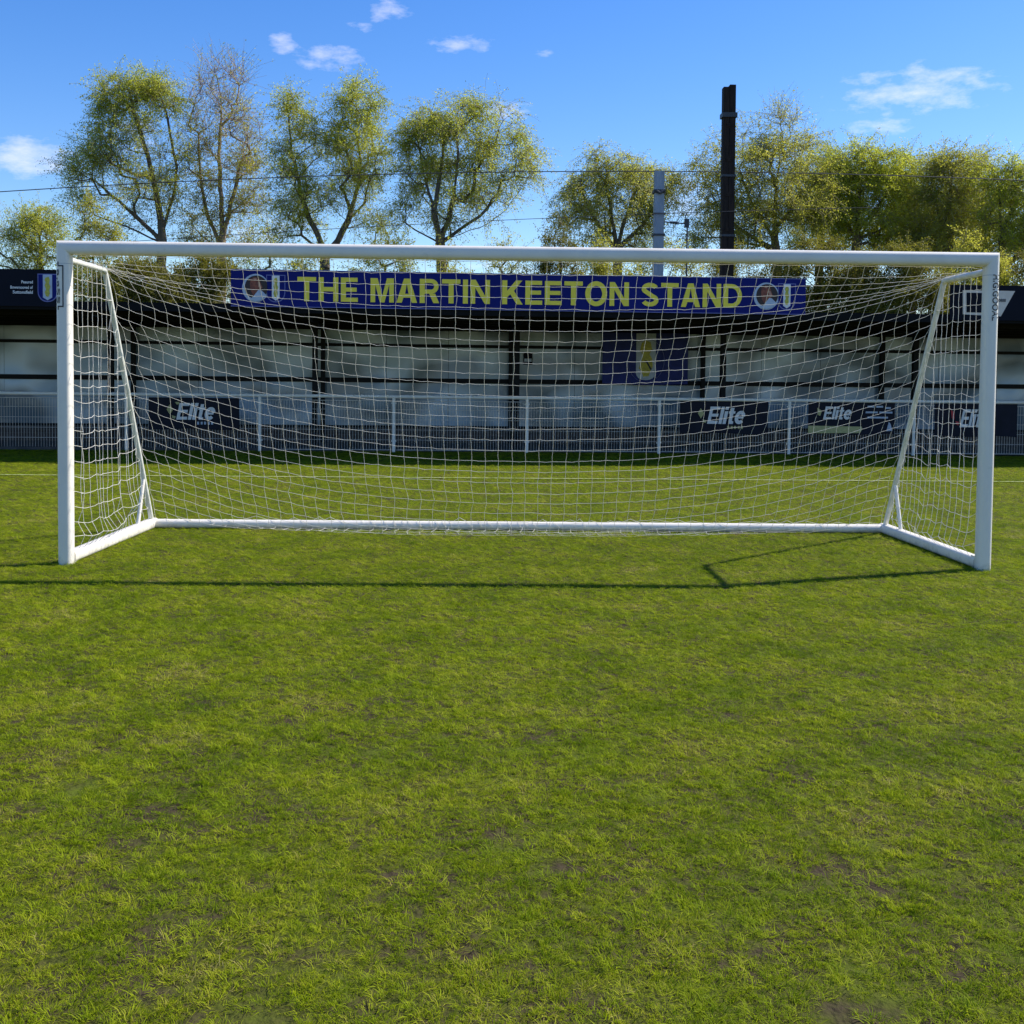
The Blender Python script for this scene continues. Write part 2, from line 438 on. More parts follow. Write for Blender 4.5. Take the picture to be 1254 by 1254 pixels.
def glyph(ch):
    """heavy grotesque letters in units of the cap height: (width, polygons, stroke strips)"""
    w = 0.195; h = w / 2
    P, S_ = [], []
    if ch == 'T': W = .72; P = [[(W/2-h, 0), (W/2+h, 0), (W/2+h, 1-w*.9), (W, 1-w*.9), (W, 1), (0, 1), (0, 1-w*.9), (W/2-h, 1-w*.9)]]
    elif ch == 'H': W = .76; P = [[(0, 0), (w, 0), (w, .42), (W-w, .42), (W-w, 0), (W, 0), (W, 1), (W-w, 1), (W-w, .60), (w, .60), (w, 1), (0, 1)]]
    elif ch == 'E': W = .66; P = [[(0, 0), (W, 0), (W, .175), (w, .175), (w, .42), (W*.93, .42), (W*.93, .59), (w, .59), (w, .825), (W*.98, .825), (W*.98, 1), (0, 1)]]
    elif ch == 'I': W = w; P = [[(0, 0), (w, 0), (w, 1), (0, 1)]]
    elif ch == 'M': W = .90; P = [[(0, 0), (.18, 0), (.18, .74), (.36, 0), (.54, 0), (.72, .74), (.72, 0), (.90, 0), (.90, 1), (.63, 1), (.45, .26), (.27, 1), (0, 1)]]
    elif ch == 'N': W = .76; P = [[(0, 0), (.185, 0), (.185, .67), (W-.20, 0), (W, 0), (W, 1), (W-.185, 1), (W-.185, .33), (.20, 1), (0, 1)]]
    elif ch == 'A': W = .80; P = [[(0, 0), (.205, 0), (.27, .21), (.265, .37), (.335, .37), (.40, .80), (.40, 1), (.29, 1)], [(W, 0), (.51, 1), (.40, 1), (.40, .80), (.465, .37), (.535, .37), (.53, .21), (.595, 0)], [(.27, .21), (.53, .21), (.535, .37), (.265, .37)]]
    elif ch == 'K': W = .80; P = [[(0, 0), (w, 0), (w, .29), (.315, .42), (.565, 0), (W, 0), (.455, .565), (.775, 1), (.53, 1), (w, .565), (w, 1), (0, 1)]]
    elif ch == 'O': W = .86; S_ = [(arc(W/2, .5, W/2-h, .515-h*.9, 0, 360, 40), h)]
    elif ch == 'D': W = .78; P = [[(0, 0), (w, 0), (w, 1), (0, 1)]]; S_ = [([(w, 1-h*.9)] + arc(.34, .5, W-.34-h, .5-h*.9, 90, -90, 20) + [(w, h*.9)], h*.9)]
    elif ch == 'R': W = .76; P = [[(0, 0), (w, 0), (w, 1), (0, 1)], [(.34, .40), (.50, .36), (.56, 0), (.775, 0), (.70, .36), (.60, .44), (.40, .47)][0:0] or [(.37, .388), (.53, .0), (W, 0), (.60, .40)]]; S_ = [([(w, 1-h*.88)] + arc(.44, .695, .205, .305-h*.88, 90, -90, 16) + [(w, .39+h*.88)], h*.88)]
    elif ch == 'l': W = .21; P = [[(0, 0), (W, 0), (W, 1), (0, 1)]]
    elif ch == 'i': W = .21; P = [[(0, 0), (W, 0), (W, .74), (0, .74)], [(0, .82), (W, .82), (W, 1), (0, 1)]]
    elif ch == 't': W = .40; P = [[(.09, .12), (.16, 0), (.40, 0), (.40, .15), (.30, .17), (.30, .60), (.41, .60), (.41, .74), (.30, .74), (.30, .94), (.09, .94), (.09, .74), (0, .74), (0, .60), (.09, .60)]]
    elif ch == 'e': W = .64; P = [[(.19, .32), (.54, .32), (.54, .44), (.19, .44)]]; S_ = [(arc(.32, .38, .225, .285, 10, 318, 30), .105)]
    elif ch == 'S': W = .72; S_ = [(arc(.36, .735, .255, .17, 20, 205, 16)[0:] + arc(.36, .265, .265, .175, 62, -160, 20)[0:], h*.93)]
    return W, P, S_


def sign_word(word, x0, x1, z0, z1, yf, material, parent, thick=0.006, gap=0.10, shear=0.0):
    gl = [glyph(c) for c in word]
    tot = sum(g_[0] for g_ in gl) + gap * (len(gl) - 1)
    kx, kz = (x1 - x0) / tot, z1 - z0
    x = 0.0
    for W, P, S_ in gl:
        mb = MB()
        f = lambda p: (x0 + (x + p[0]) * kx + shear * p[1] * kz, z0 + p[1] * kz)
        for pl in P: mb.poly([f(p) for p in pl], yf - thick, yf)
        for pts, hw in S_:
            Lp, Rp = ribbon(pts, hw)
            n = len(pts)
            vs = []
            for a_, b_ in zip(Lp, Rp):
                (ax_, az_), (bx_, bz_) = f(a_), f(b_)
                vs += [(ax_, yf - thick, az_), (bx_, yf - thick, bz_), (bx_, yf, bz_), (ax_, yf, az_)]
            fs = []
            for i in range(n - 1):
                o = i * 4
                fs += [(o, o + 1, o + 5, o + 4), (o + 1, o + 2, o + 6, o + 5), (o + 3, o, o + 4, o + 7)]
            mb.add(vs, fs)
        mb.build('letter', material, parent)
        x += W + gap


def ellipse(cx, cz, rx, rz, n=28, a0=0.0, a1=2 * pi):
    return [(cx + rx * cos(a0 + (a1 - a0) * i / n), cz + rz * sin(a0 + (a1 - a0) * i / n)) for i in range(n)]


def shield(cx, z0, z1, hw):
    zm = z0 + (z1 - z0) * 0.36
    pts = [(cx - hw, z1), (cx + hw, z1), (cx + hw, zm)]
    for i in range(1, 6):
        a = i / 6 * pi / 2
        pts.append((cx + hw * cos(a) ** 0.9, zm - (zm - z0) * sin(a)))
    pts.append((cx, z0))
    for i in range(5, 0, -1):
        a = i / 6 * pi / 2
        pts.append((cx - hw * cos(a) ** 0.9, zm - (zm - z0) * sin(a)))
    pts.append((cx - hw, zm))
    return pts


def crest(parent, cx, z0, z1, hw, yf, outline, field, stripe, figure, stripe_w=0.36):
    """shield: outline, field, pale middle stripe and a yellow figure, each a thin layer"""
    mb = MB(); mb.poly(shield(cx, z0, z1, hw), yf - 0.003, yf)
    c = mb.build('crest', outline, parent)
    g = (z1 - z0) * 0.03
    mb = MB(); mb.poly(shield(cx, z0 + g * 1.3, z1 - g, hw - g), yf - 0.006, yf - 0.003); mb.build('shield_field', field, c)
    w = hw * stripe_w
    mb = MB(); mb.poly([(cx - w, z1 - g), (cx + w, z1 - g), (cx + w, z0 + (z1 - z0) * 0.16), (cx, z0 + g * 2), (cx - w, z0 + (z1 - z0) * 0.16)], yf - 0.009, yf - 0.006)
    mb.build('middle_stripe', stripe, c)
    h = z1 - z0
    fig = []
    for k, (fx, fz) in enumerate([(-.5, .86), (.3, .9), (.62, .78), (.4, .66), (.75, .55), (.5, .42), (.62, .3), (.2, .18), (-.4, .2), (-.7, .34), (-.35, .45), (-.7, .58), (-.45, .7), (-.75, .78)]):
        fig.append((cx + fx * w * 0.85, z0 + fz * h))
    mb = MB(); mb.poly(fig, yf - 0.012, yf - 0.009); mb.build('yellow_figure', figure, c)
    return c


# ------------------------------------------------------------------ ground
mb = MB()
mb.add([(-600, -300, 0), (600, -300, 0), (600, 900, 0), (-600, 900, 0)], [(0, 1, 2, 3)])
g = mb.build('ground', MT['soil']); g['kind'] = 'structure'
mb = MB()
yl = lambda x: 7.617 + 0.0156 * x
mb.add([(-30, yl(-30) - 0.032, 0.016), (30, yl(30) - 0.032, 0.016), (30, yl(30) + 0.032, 0.016), (-30, yl(-30) + 0.032, 0.016)], [(0, 1, 2, 3)])
g = mb.build('pitch_marking', MT['line_paint']); g['kind'] = 'structure'

# ---- grass: one tuft mesh scattered by geometry nodes
tv, tf = [], []
NBL = 64
for i in range(NBL):
    r = 0.052 * sqrt(random.random()); a = random.uniform(0, 2 * pi)
    x, y = r * cos(a), r * sin(a)
    h = random.uniform(0.010, 0.024) * (1.5 if random.random() < 0.10 else 1) * (1.15 - 0.55 * (r / 0.052) ** 2)
    w = random.uniform(0.0008, 0.0017)
    da = a + random.gauss(0, 0.9)
    lean = random.uniform(0.4, 2.4) * h
    fa = random.uniform(0, 2 * pi)
    wx, wy = cos(fa) * w, sin(fa) * w
    lx, ly = cos(da) * lean, sin(da) * lean
    o = len(tv)
    tv += [(x - wx, y - wy, -0.004), (x + wx, y + wy, -0.004),
           (x + lx * 0.4 + wx * 0.9, y + ly * 0.4 + wy * 0.9, h * 0.62), (x + lx * 0.4 - wx * 0.9, y + ly * 0.4 - wy * 0.9, h * 0.62),
           (x + lx, y + ly, h * (1.02 - 0.22 * lean / h))]
    tf += [(o, o + 1, o + 2, o + 3), (o + 3, o + 2, o + 4)]
gm = bpy.data.meshes.new('grass'); gm.from_pydata(tv, [], tf); gm.materials.append(MT['grass'])
gm.polygons.foreach_set('use_smooth', [True] * len(gm.polygons))
grass = bpy.data.objects.new('grass', gm); COL.objects.link(grass)
grass['kind'] = 'stuff'; grass['label'] = 'short mown yellow green pitch grass with worn muddy patches'; grass['category'] = 'grass'

ng = bpy.data.node_groups.new('grass_scatter', 'GeometryNodeTree')
ng.interface.new_socket('Geometry', in_out='INPUT', socket_type='NodeSocketGeometry')
ng.interface.new_socket('Geometry', in_out='OUTPUT', socket_type='NodeSocketGeometry')
N, L = ng.nodes, ng.links
gi = N.new('NodeGroupInput'); go = N.new('NodeGroupOutput')
X0, X1, Y0, Y1 = -13.0, 13.0, -7.2, 13.4
grid = N.new('GeometryNodeMeshGrid')
grid.inputs['Size X'].default_value = X1 - X0; grid.inputs['Size Y'].default_value = Y1 - Y0
grid.inputs['Vertices X'].default_value = 520; grid.inputs['Vertices Y'].default_value = 412
tfm = N.new('GeometryNodeTransform'); tfm.inputs['Translation'].default_value = ((X0 + X1) / 2, (Y0 + Y1) / 2, 0)
L.new(grid.outputs['Mesh'], tfm.inputs['Geometry'])
pos = N.new('GeometryNodeInputPosition')
sep = N.new('ShaderNodeSeparateXYZ'); L.new(pos.outputs[0], sep.inputs[0])


def mth(op, a, b=None, c=None, clamp=False):
    n = N.new('ShaderNodeMath'); n.operation = op; n.use_clamp = clamp
    for i, v in enumerate((a, b, c)):
        if v is None: continue
        if isinstance(v, (int, float)): n.inputs[i].default_value = v
        else: L.new(v, n.inputs[i])
    return n.outputs[0]


def gnoise(scale, detail, off=0.0):
    n = N.new('ShaderNodeTexNoise'); n.inputs['Scale'].default_value = scale; n.inputs['Detail'].default_value = detail
    v = N.new('ShaderNodeVectorMath'); v.operation = 'ADD'; v.inputs[1].default_value = (off, off * 0.7, 0)
    L.new(pos.outputs[0], v.inputs[0]); L.new(v.outputs[0], n.inputs['Vector'])
    return n.outputs['Fac']


x_, y_ = sep.outputs['X'], sep.outputs['Y']
inside = mth('LESS_THAN', mth('ABSOLUTE', mth('ADD', x_, 0.35)), mth('MULTIPLY_ADD', mth('ADD', y_, 9.0), 0.5, 1.8))
mr = N.new('ShaderNodeMapRange'); mr.inputs['From Min'].default_value = -5.5; mr.inputs['From Max'].default_value = 6.0
mr.inputs['To Min'].default_value = 1250; mr.inputs['To Max'].default_value = 640
L.new(y_, mr.inputs['Value'])
fine = mth('MULTIPLY_ADD', gnoise(9.0, 3), 3.6, -1.10, clamp=True)          # hand-sized thin spots
bare = mth('MULTIPLY_ADD', gnoise(3.0, 8, 4.0), -14.0, 9.05, clamp=True)    # worn patches
nearness = mth('MULTIPLY_ADD', y_, -0.22, -0.35, clamp=True)                   # the wear is in front of the goal
bare2 = mth('SUBTRACT', 1.0, mth('MULTIPLY', mth('SUBTRACT', 1.0, bare), mth('MULTIPLY_ADD', nearness, 0.80, 0.06)))
dens = mth('MULTIPLY', mth('MULTIPLY', mth('MULTIPLY', mr.outputs[0], inside), mth('MULTIPLY_ADD', fine, 0.50, 0.55)), bare2)
dp = N.new('GeometryNodeDistributePointsOnFaces'); dp.distribute_method = 'RANDOM'
L.new(tfm.outputs[0], dp.inputs['Mesh']); L.new(dens, dp.inputs['Density'])
rv = N.new('FunctionNodeRandomValue'); rv.data_type = 'FLOAT'
rv.inputs[2].default_value = 0; rv.inputs[3].default_value = 2 * pi
cx_ = N.new('ShaderNodeCombineXYZ'); L.new(rv.outputs[1], cx_.inputs['Z'])
for axis, sd_ in (('X', 11), ('Y', 12)):
    tn = N.new('FunctionNodeRandomValue'); tn.data_type = 'FLOAT'
    tn.inputs[2].default_value = -0.45; tn.inputs[3].default_value = 0.45; tn.inputs['Seed'].default_value = sd_
    L.new(tn.outputs[1], cx_.inputs[axis])
rs = N.new('FunctionNodeRandomValue'); rs.data_type = 'FLOAT'; rs.inputs[2].default_value = 0.48; rs.inputs[3].default_value = 0.88; rs.inputs['Seed'].default_value = 3
tall = mth('MULTIPLY_ADD', y_, -0.24, -0.30, clamp=True)          # longer sward towards the penalty spot
hz = mth('MULTIPLY', mth('MULTIPLY', rs.outputs[1], mth('MAXIMUM', mth('MULTIPLY_ADD', gnoise(7.0, 3, 9.0), 2.0, -0.38), 0.32)), mth('MULTIPLY_ADD', tall, 0.12, mth('MULTIPLY_ADD', mth('MULTIPLY_ADD', y_, 0.2, 0.3, clamp=True), -0.30, 0.85)))
cs = N.new('ShaderNodeCombineXYZ'); L.new(rs.outputs[1], cs.inputs['X']); L.new(rs.outputs[1], cs.inputs['Y']); L.new(hz, cs.inputs['Z'])
ip = N.new('GeometryNodeInstanceOnPoints')
L.new(dp.outputs['Points'], ip.inputs['Points']); L.new(gi.outputs[0], ip.inputs['Instance'])
L.new(cx_.outputs[0], ip.inputs['Rotation']); L.new(cs.outputs[0], ip.inputs['Scale'])
L.new(ip.outputs[0], go.inputs[0])
mod = grass.modifiers.new('scatter', 'NODES'); mod.node_group = ng

# ------------------------------------------------------------------ the goal
GW, GH, PR = 3.714, 2.58, 0.056          # half width to post centre, outer height, post radius
DB, DT, HT = 2.10, 0.897, 2.43           # ground depth, top depth, height of the top arms
goal = thing('football_goal', 'white freestanding full size football goal on the grass', 'goal', (0, 0, 0))
NP = 36
PY = 0.062


def oval(k):
    a = 2 * pi * k / NP
    c_, s_ = cos(a), sin(a)
    return math.copysign(abs(c_) ** 0.7, c_) * PR, math.copysign(abs(s_) ** 0.7, s_)


def wrap(o, cx):
    """lay flat lettering onto the round front of a post"""
    for v in o.data.vertices:
        u = max(-0.97, min(0.97, (v.co.x - cx) / PR))
        v.co.y = -PY * (1 - abs(u) ** (2 / 0.7)) ** 0.35 - 0.0032 + v.co.y * 0.2
    return o


for sx in (-1, 1):
    mb = MB(); vs = []
    for k in range(NP):
        dx, q = oval(k); vs.append((sx * GW + dx, q * PY, 0.0))
    for k in range(NP):
        dx, q = oval(k); vs.append((sx * GW + dx, q * PY, GH - PR + dx * sx))
    fs = [(k, (k + 1) % NP, NP + (k + 1) % NP, NP + k) for k in range(NP)] + [tuple(range(NP))[::-1]]
    mb.add(vs, fs)
    post = mb.build('post', MT['goal_paint'], goal, smooth=True)
    mb = MB()
    ring = [(oval(k)[0], oval(k)[1] * PY) for k in range(NP)]
    for z in (GH - 0.185, GH - 0.182): mb.v += [(sx * GW + a_ * 1.01, c_ * 1.01, z) for a_, c_ in ring]
    for k in range(NP): mb.f.append((k, (k + 1) % NP, NP + (k + 1) % NP, NP + k)); mb.mi.append(0)
    mb.build('sleeve_seam', MT['mast_grey'], post)
    # clamp block under the post where the ground frame joins
    mb = MB()
    mb.box(sx * GW - 0.045, sx * GW + 0.045, 0.05, 0.12, 0.0, 0.105)
    mb.build('corner_shoe', MT['goal_paint'], goal)
    if sx < 0:
        wrap(text_part('a,aSS', 'post_lettering', -GW - 0.046, -GW - 0.016, 2.08, 2.35, 0, MT['letter_black'], post, bold=0.012, rot=-pi / 2), -GW)
        b2 = MB()
        xa, xb = -GW - 0.036, -GW + 0.004
        ring = [(xa, 2.40), (xa, 2.385), (xb, 2.385), (xb, 2.05), (xa, 2.05), (xa, 2.035)]
        for (u0, v0), (u1, v1) in (((xa, 2.372), (xb + .009, 2.382)), ((xb, 2.062), (xb + .009, 2.372)), ((xa, 2.052), (xb + .009, 2.062)), ((xa, 2.382), (xa + .009, 2.41)), ((xa, 2.03), (xa + .009, 2.052))):
            ns = 5
            for q_ in range(ns):
                a_ = u0 + (u1 - u0) * q_ / ns; c_ = u0 + (u1 - u0) * (q_ + 1) / ns
                b2.add([(a_, 0, v0), (c_, 0, v0), (c_, 0, v1), (a_, 0, v1)], [(0, 1, 2, 3)])
        wrap(b2.build('lettering_bracket', MT['letter_black'], post), -GW)
    else:
        wrap(text_part('HIGIGOOAL', 'post_lettering', GW - 0.010, GW + 0.043, 2.03, 2.40, 0, MT['letter_black'], post, bold=0.012, rot=-pi / 2), GW)

mb = MB(); vs = []
for sx in (-1, 1):
    for k in range(NP):
        dz, q = oval(k); vs.append((sx * (GW + dz), q * PY, GH - PR + dz))
fs = [((k + 1) % NP, k, NP + k, NP + (k + 1) % NP) for k in range(NP)]
mb.add(vs, fs)
mb.build('crossbar', MT['goal_paint'], goal, smooth=True)

BX = 3.66
mb = MB(); mb.tube([(-BX + 0.045, DB, 0.046), (BX - 0.045, DB, 0.046)], 0.045, 18)
mb.build('back_bar', MT['goal_paint'], goal, smooth=True)


def arm_pt(sx, v):
    return (sx * (GW - 0.02), 0.04 + v * (DT - 0.04), HT)


for sx in (-1, 1):
    mb = MB()
    # ground side bar: rounded rectangle section
    n = 16; vs = []
    for (y, x) in ((0.055, sx * (GW - 0.004)), (DB + 0.05, sx * BX)):
        for k in range(n):
            a = 2 * pi * (k + 0.5) / n
            c_, s_ = cos(a), sin(a)
            ex = 0.050 * math.copysign(abs(c_) ** 0.55, c_); ez = 0.048 * math.copysign(abs(s_) ** 0.55, s_)
            vs.append((x + ex, y, 0.050 + ez))
    mb.add(vs, [((k + 1) % n, k, n + k, n + (k + 1) % n) for k in range(n)] + [tuple(range(n)), tuple(range(n, 2 * n))[::-1]])
    mb.build('side_bar', MT['goal_paint'], goal, smooth=True)
    mb = MB(); mb.tube([arm_pt(sx, 0), arm_pt(sx, 0.93), (sx * (GW - 0.012), DT - 0.015, HT - 0.012)], 0.026, 14)
    mb.build('top_arm', MT['pole_paint'], goal, smooth=True)
    top = Vector((sx * (GW - 0.012), DT, HT - 0.01)); bot = Vector((sx * (BX - 0.005), DB - 0.03, 0.09))
    mb = MB(); mb.tube([top + Vector((0, -0.012, 0.012)), top.lerp(bot, 0.03), bot], 0.024, 14)
    mb.build('stanchion', MT['pole_paint'], goal, smooth=True)
    q = bot.lerp(top, 0.185)
    mb = MB(); mb.tube([q, (sx * (BX + 0.012), DB - 0.40, 0.09)], 0.019, 10)
    mb.build('brace', MT['goal_paint'], goal, smooth=True)


# ------------------------------------------------------------------ the net (relaxed under gravity)
def relax(P, pinned, edges, rest, iters, grav=0.0022):
    """verlet / position based relaxation; edges split into conflict-free batches"""
    V = P.copy()
    w = np.where(pinned, 0.0, 1.0)
    order = []
    used = []
    for ei, (a, b_) in enumerate(edges):
        for bi, st in enumerate(used):
            if a not in st and b_ not in st:
                st.add(a); st.add(b_); order[bi].append(ei); break
        else:
            used.append({a, b_}); order.append([ei])
    batches = [(edges[o][:, 0], edges[o][:, 1], rest[o]) for o in map(np.array, order)]
    old = V.copy()
    for it in range(iters):
        nv = V + (V - old) * 0.93
        nv[:, 2] -= grav
        old = V
        V = np.where(w[:, None] > 0, nv, P)
        for _ in range(18):
            for a, b_, r in batches:
                d = V[b_] - V[a]
                l = np.linalg.norm(d, axis=1) + 1e-9
                # cords resist stretch strongly, compression hardly
                diff = (l - r) / l
                diff = np.where(diff > 0, diff, diff * 0.08)
                wa, wb = w[a], w[b_]
                k = (diff / np.maximum(wa + wb, 1e-6))[:, None]
                V[a] += d * k * wa[:, None]
                V[b_] -= d * k * wb[:, None]
        V[:, 2] = np.maximum(V[:, 2], 0.012)
    return V


def cord_mesh(name, V, edges, r, parent, extra=None):
    A = V[edges[:, 0]]; B = V[edges[:, 1]]
    mid = (A + B) / 2
    ln = np.linalg.norm(B - A, axis=1)
    mid[:, 2] -= rng.uniform(0.0, 0.006, len(mid)) * (np.abs(A[:, 2] - B[:, 2]) < 0.7 * ln)
    mid += rng.normal(0, 0.0022, mid.shape)
    a2 = np.concatenate([A, mid]); b2 = np.concatenate([mid, B])
    if extra is not None:
        a2 = np.concatenate([a2, extra[0]]); b2 = np.concatenate([b2, extra[1]])
    rr = np.full(len(a2), r)
    v1, f1 = edges_to_tubes(a2, b2, rr, rr, 4)
    # knots: small octahedra drawn as 4-gons (each face a triangle doubled to keep quads)
    k = 2.0 * r
    dirs = np.array([[1, 0, 0], [0, 1, 0], [-1, 0, 0], [0, -1, 0], [0, 0, 1], [0, 0, -1]]) * k
    kv = (V[:, None, :] + dirs[None]).reshape(-1, 3)
    fq = np.array([[0, 1, 4], [1, 2, 4], [2, 3, 4], [3, 0, 4], [1, 0, 5], [2, 1, 5], [3, 2, 5], [0, 3, 5]])
    kf = (np.arange(len(V))[:, None, None] * 6 + fq[None]).reshape(-1, 3) + len(v1)
    tri = np.concatenate([f1[:, [0, 1, 2]], f1[:, [0, 2, 3]], kf])
    return np_mesh(name, np.concatenate([v1, kv]), tri, MT['net'], parent)


net = thing('goal_net', 'white knotted cord net hanging slack inside the goal frame', 'net', (0, 0, 0))
NU, NV = 60, 30
lt = DT - 0.05
lb = sqrt((DB - DT) ** 2 + (HT - 0.09) ** 2)
P = np.zeros((NV + 1, NU + 1, 3)); pin = np.zeros((NV + 1, NU + 1), bool)
for j in range(NV + 1):
    d = j / NV * (lt + lb)
    for i in range(NU + 1):
        u = i / NU * 2 - 1
        if d <= lt:
            k = d / lt
            z = (GH - 0.115) * (1 - k) + (HT + 0.02) * k if abs(u) < 1 else HT + 0.02
            p = (u * (GW - 0.03), 0.05 + d, z)
        else:
            k = (d - lt) / lb
            p = (u * ((GW - 0.02) * (1 - k) + (BX - 0.03) * k), DT + (DB - DT) * k + 0.02, HT * (1 - k) + 0.088 * k)
        P[j, i] = p
pin[0] = True; pin[NV] = True
jt = int(round(lt / (lt + lb) * NV))
for j in range(NV + 1):
    if j <= jt or (j - jt) % 4 == 0:
        pin[j, 0] = pin[j, NU] = True
idx = np.arange((NV + 1) * (NU + 1)).reshape(NV + 1, NU + 1)
eh = np.stack([idx[:, :-1].ravel(), idx[:, 1:].ravel()], -1)
ev = np.stack([idx[:-1].ravel(), idx[1:].ravel()], -1)
edges = np.concatenate([eh, ev])
Pf = P.reshape(-1, 3)
l0h = 2 * (GW - 0.03) / NU * 0.994
l0v = (lt + lb) / NV * 0.992
rest = np.concatenate([np.full(len(eh), l0h), np.full(len(ev), l0v)]) * rng.normal(1.0, 0.025, len(edges))
V = relax(Pf + np.where(pin.ravel()[:, None], 0, rng.normal(0, 0.006, Pf.shape)), pin.ravel(), edges, rest, 200, 0.0006)
# loops that tie the bottom of the net round the back bar, and slack cord lying over it mid-way
ea, eb = [], []
x = -BX + 0.12
while x < BX - 0.12:
    loose = -1.6 < x < 0.95
    st = random.uniform(0.05, 0.12) if loose else random.uniform(0.10, 0.26)
    if random.random() < (0.8 if loose else 0.35):
        hh = 0.047
        pts = [(x, DB + 0.02, 0.095)]
        for k in range(1, 6 if loose else 4):
            a = pi / 2 + k / 6 * pi * (0.95 if loose else 0.75)
            pts.append((x + st * k / 6 + random.uniform(-.012, .012), DB + cos(a) * (hh + 0.004), 0.046 + sin(a) * (hh + 0.004)))
        if loose and random.random() < 0.7:
            pts.append((x + st * 1.0, DB - 0.055, 0.015))
        for p0, p1 in zip(pts[:-1], pts[1:]): ea.append(p0); eb.append(p1)
    else:
        z2 = 0.10 + random.uniform(0.0, 0.03)
        ea.append((x, DB + 0.0, 0.094)); eb.append((x + st * 0.5, DB + 0.01, z2))
        ea.append((x + st * 0.5, DB + 0.01, z2)); eb.append((x + st, DB, 0.094))
    x += st
cord_mesh('back_netting', V, edges, 0.0017, net, (np.array(ea), np.array(eb)))

CELL = 0.112
for sx in (-1, 1):
    nodes = {}; Pl = []; pn = []; ed = []
    rows = 19
    for j in range(rows + 1):
        z = HT - 0.01 - j * (HT - 0.10) / rows
        ye = DT + (DB - 0.03 - DT) * (HT - z) / (HT - 0.09) - 0.02
        nc = max(1, int(ye / CELL))
        for i in range(nc + 1):
            y = 0.06 + i * CELL * 1.0
            if i == nc: y = ye
            k = (z / HT)
            xx = sx * ((GW - 0.035) * k + (GW - 0.035 - 0.03 * y / DB) * (1 - k))
            nodes[(j, i)] = len(Pl); Pl.append((xx, y, z))
            pn.append(j == 0 or j == rows or i == 0 or (i == nc and j % 2 == 0))
        for i in range(nc): ed.append((nodes[(j, i)], nodes[(j, i + 1)]))
        if j > 0:
            for i in range(nc + 1):
                if (j - 1, i) in nodes: ed.append((nodes[(j - 1, i)], nodes[(j, i)]))
    Pl = np.array(Pl); pn = np.array(pn); ed = np.array(ed)
    rl = np.linalg.norm(Pl[ed[:, 0]] - Pl[ed[:, 1]], axis=1)
    horiz = np.abs(Pl[ed[:, 0], 2] - Pl[ed[:, 1], 2]) < 0.01
    rl = np.maximum(np.where(horiz, rl * 1.03, rl * 1.015), 0.06) * rng.normal(1.0, 0.035, len(ed))
    init = Pl + np.where(pn[:, None], 0, rng.normal(0, 0.012, Pl.shape) + np.array([[sx * -0.015, 0, 0]]))
    Vs = relax(init, pn, ed, rl, 90, 0.0015)
    cord_mesh('side_netting', Vs, ed, 0.0021, net)

# ------------------------------------------------------------------ pitch barrier
FD = 1.9; FT = 13.21; FR = radians(FD)


def frame_loc(s, t, z, deg):
    a = radians(deg)
    return (s * cos(a) - t * sin(a), s * sin(a) + t * cos(a), z)


fence = thing('pitch_fence', 'low white tubular barrier with vertical wire mesh infill in front of the stand', 'fence', frame_loc(0, FT, 0, FD), FR)
posts_s = [-14.72, -12.09, -9.45, -6.96, -4.38, -1.755, 0.89, 3.55, 6.20, 8.77, 11.4, 14.03]
mb = MB(); mb.tube([(-15.3, 0, 1.10), (15.0, 0, 1.10)], 0.034, 14)
mb.build('handrail', MT['rail_white'], fence, smooth=True)
for s in posts_s:
    mb = MB(); mb.tube([(s, 0, 0.0), (s, 0, 1.078)], 0.032, 14)
    p = mb.build('post', MT['rail_white'], fence, smooth=True)
    for z0 in (0.205, 0.955):
        mb = MB(); mb.box(s - 0.05, s + 0.05, 0.012, 0.040, z0, z0 + 0.03); mb.build('clamp', MT['rail_white'], p)
for a, b_ in zip(posts_s[:-1], posts_s[1:]):
    A, B, ra = [], [], []
    x = a + 0.035
    while x < b_ - 0.03:
        A.append((x, 0.045, 0.035)); B.append((x, 0.045, 1.02)); ra.append(0.0036); x += 0.054
    for z in (0.04, 0.24, 0.44, 0.64, 0.84, 1.015):
        A.append((a + 0.02, 0.051, z)); B.append((b_ - 0.02, 0.051, z)); ra.append(0.0042 if 0.1 < z < 1 else 0.007)
    v, f = edges_to_tubes(np.array(A), np.array(B), np.array(ra), np.array(ra), 5)
    np_mesh('mesh_panel', v, f, MT['mesh_wire'], fence)

# ---- advertising banners tied to the barrier


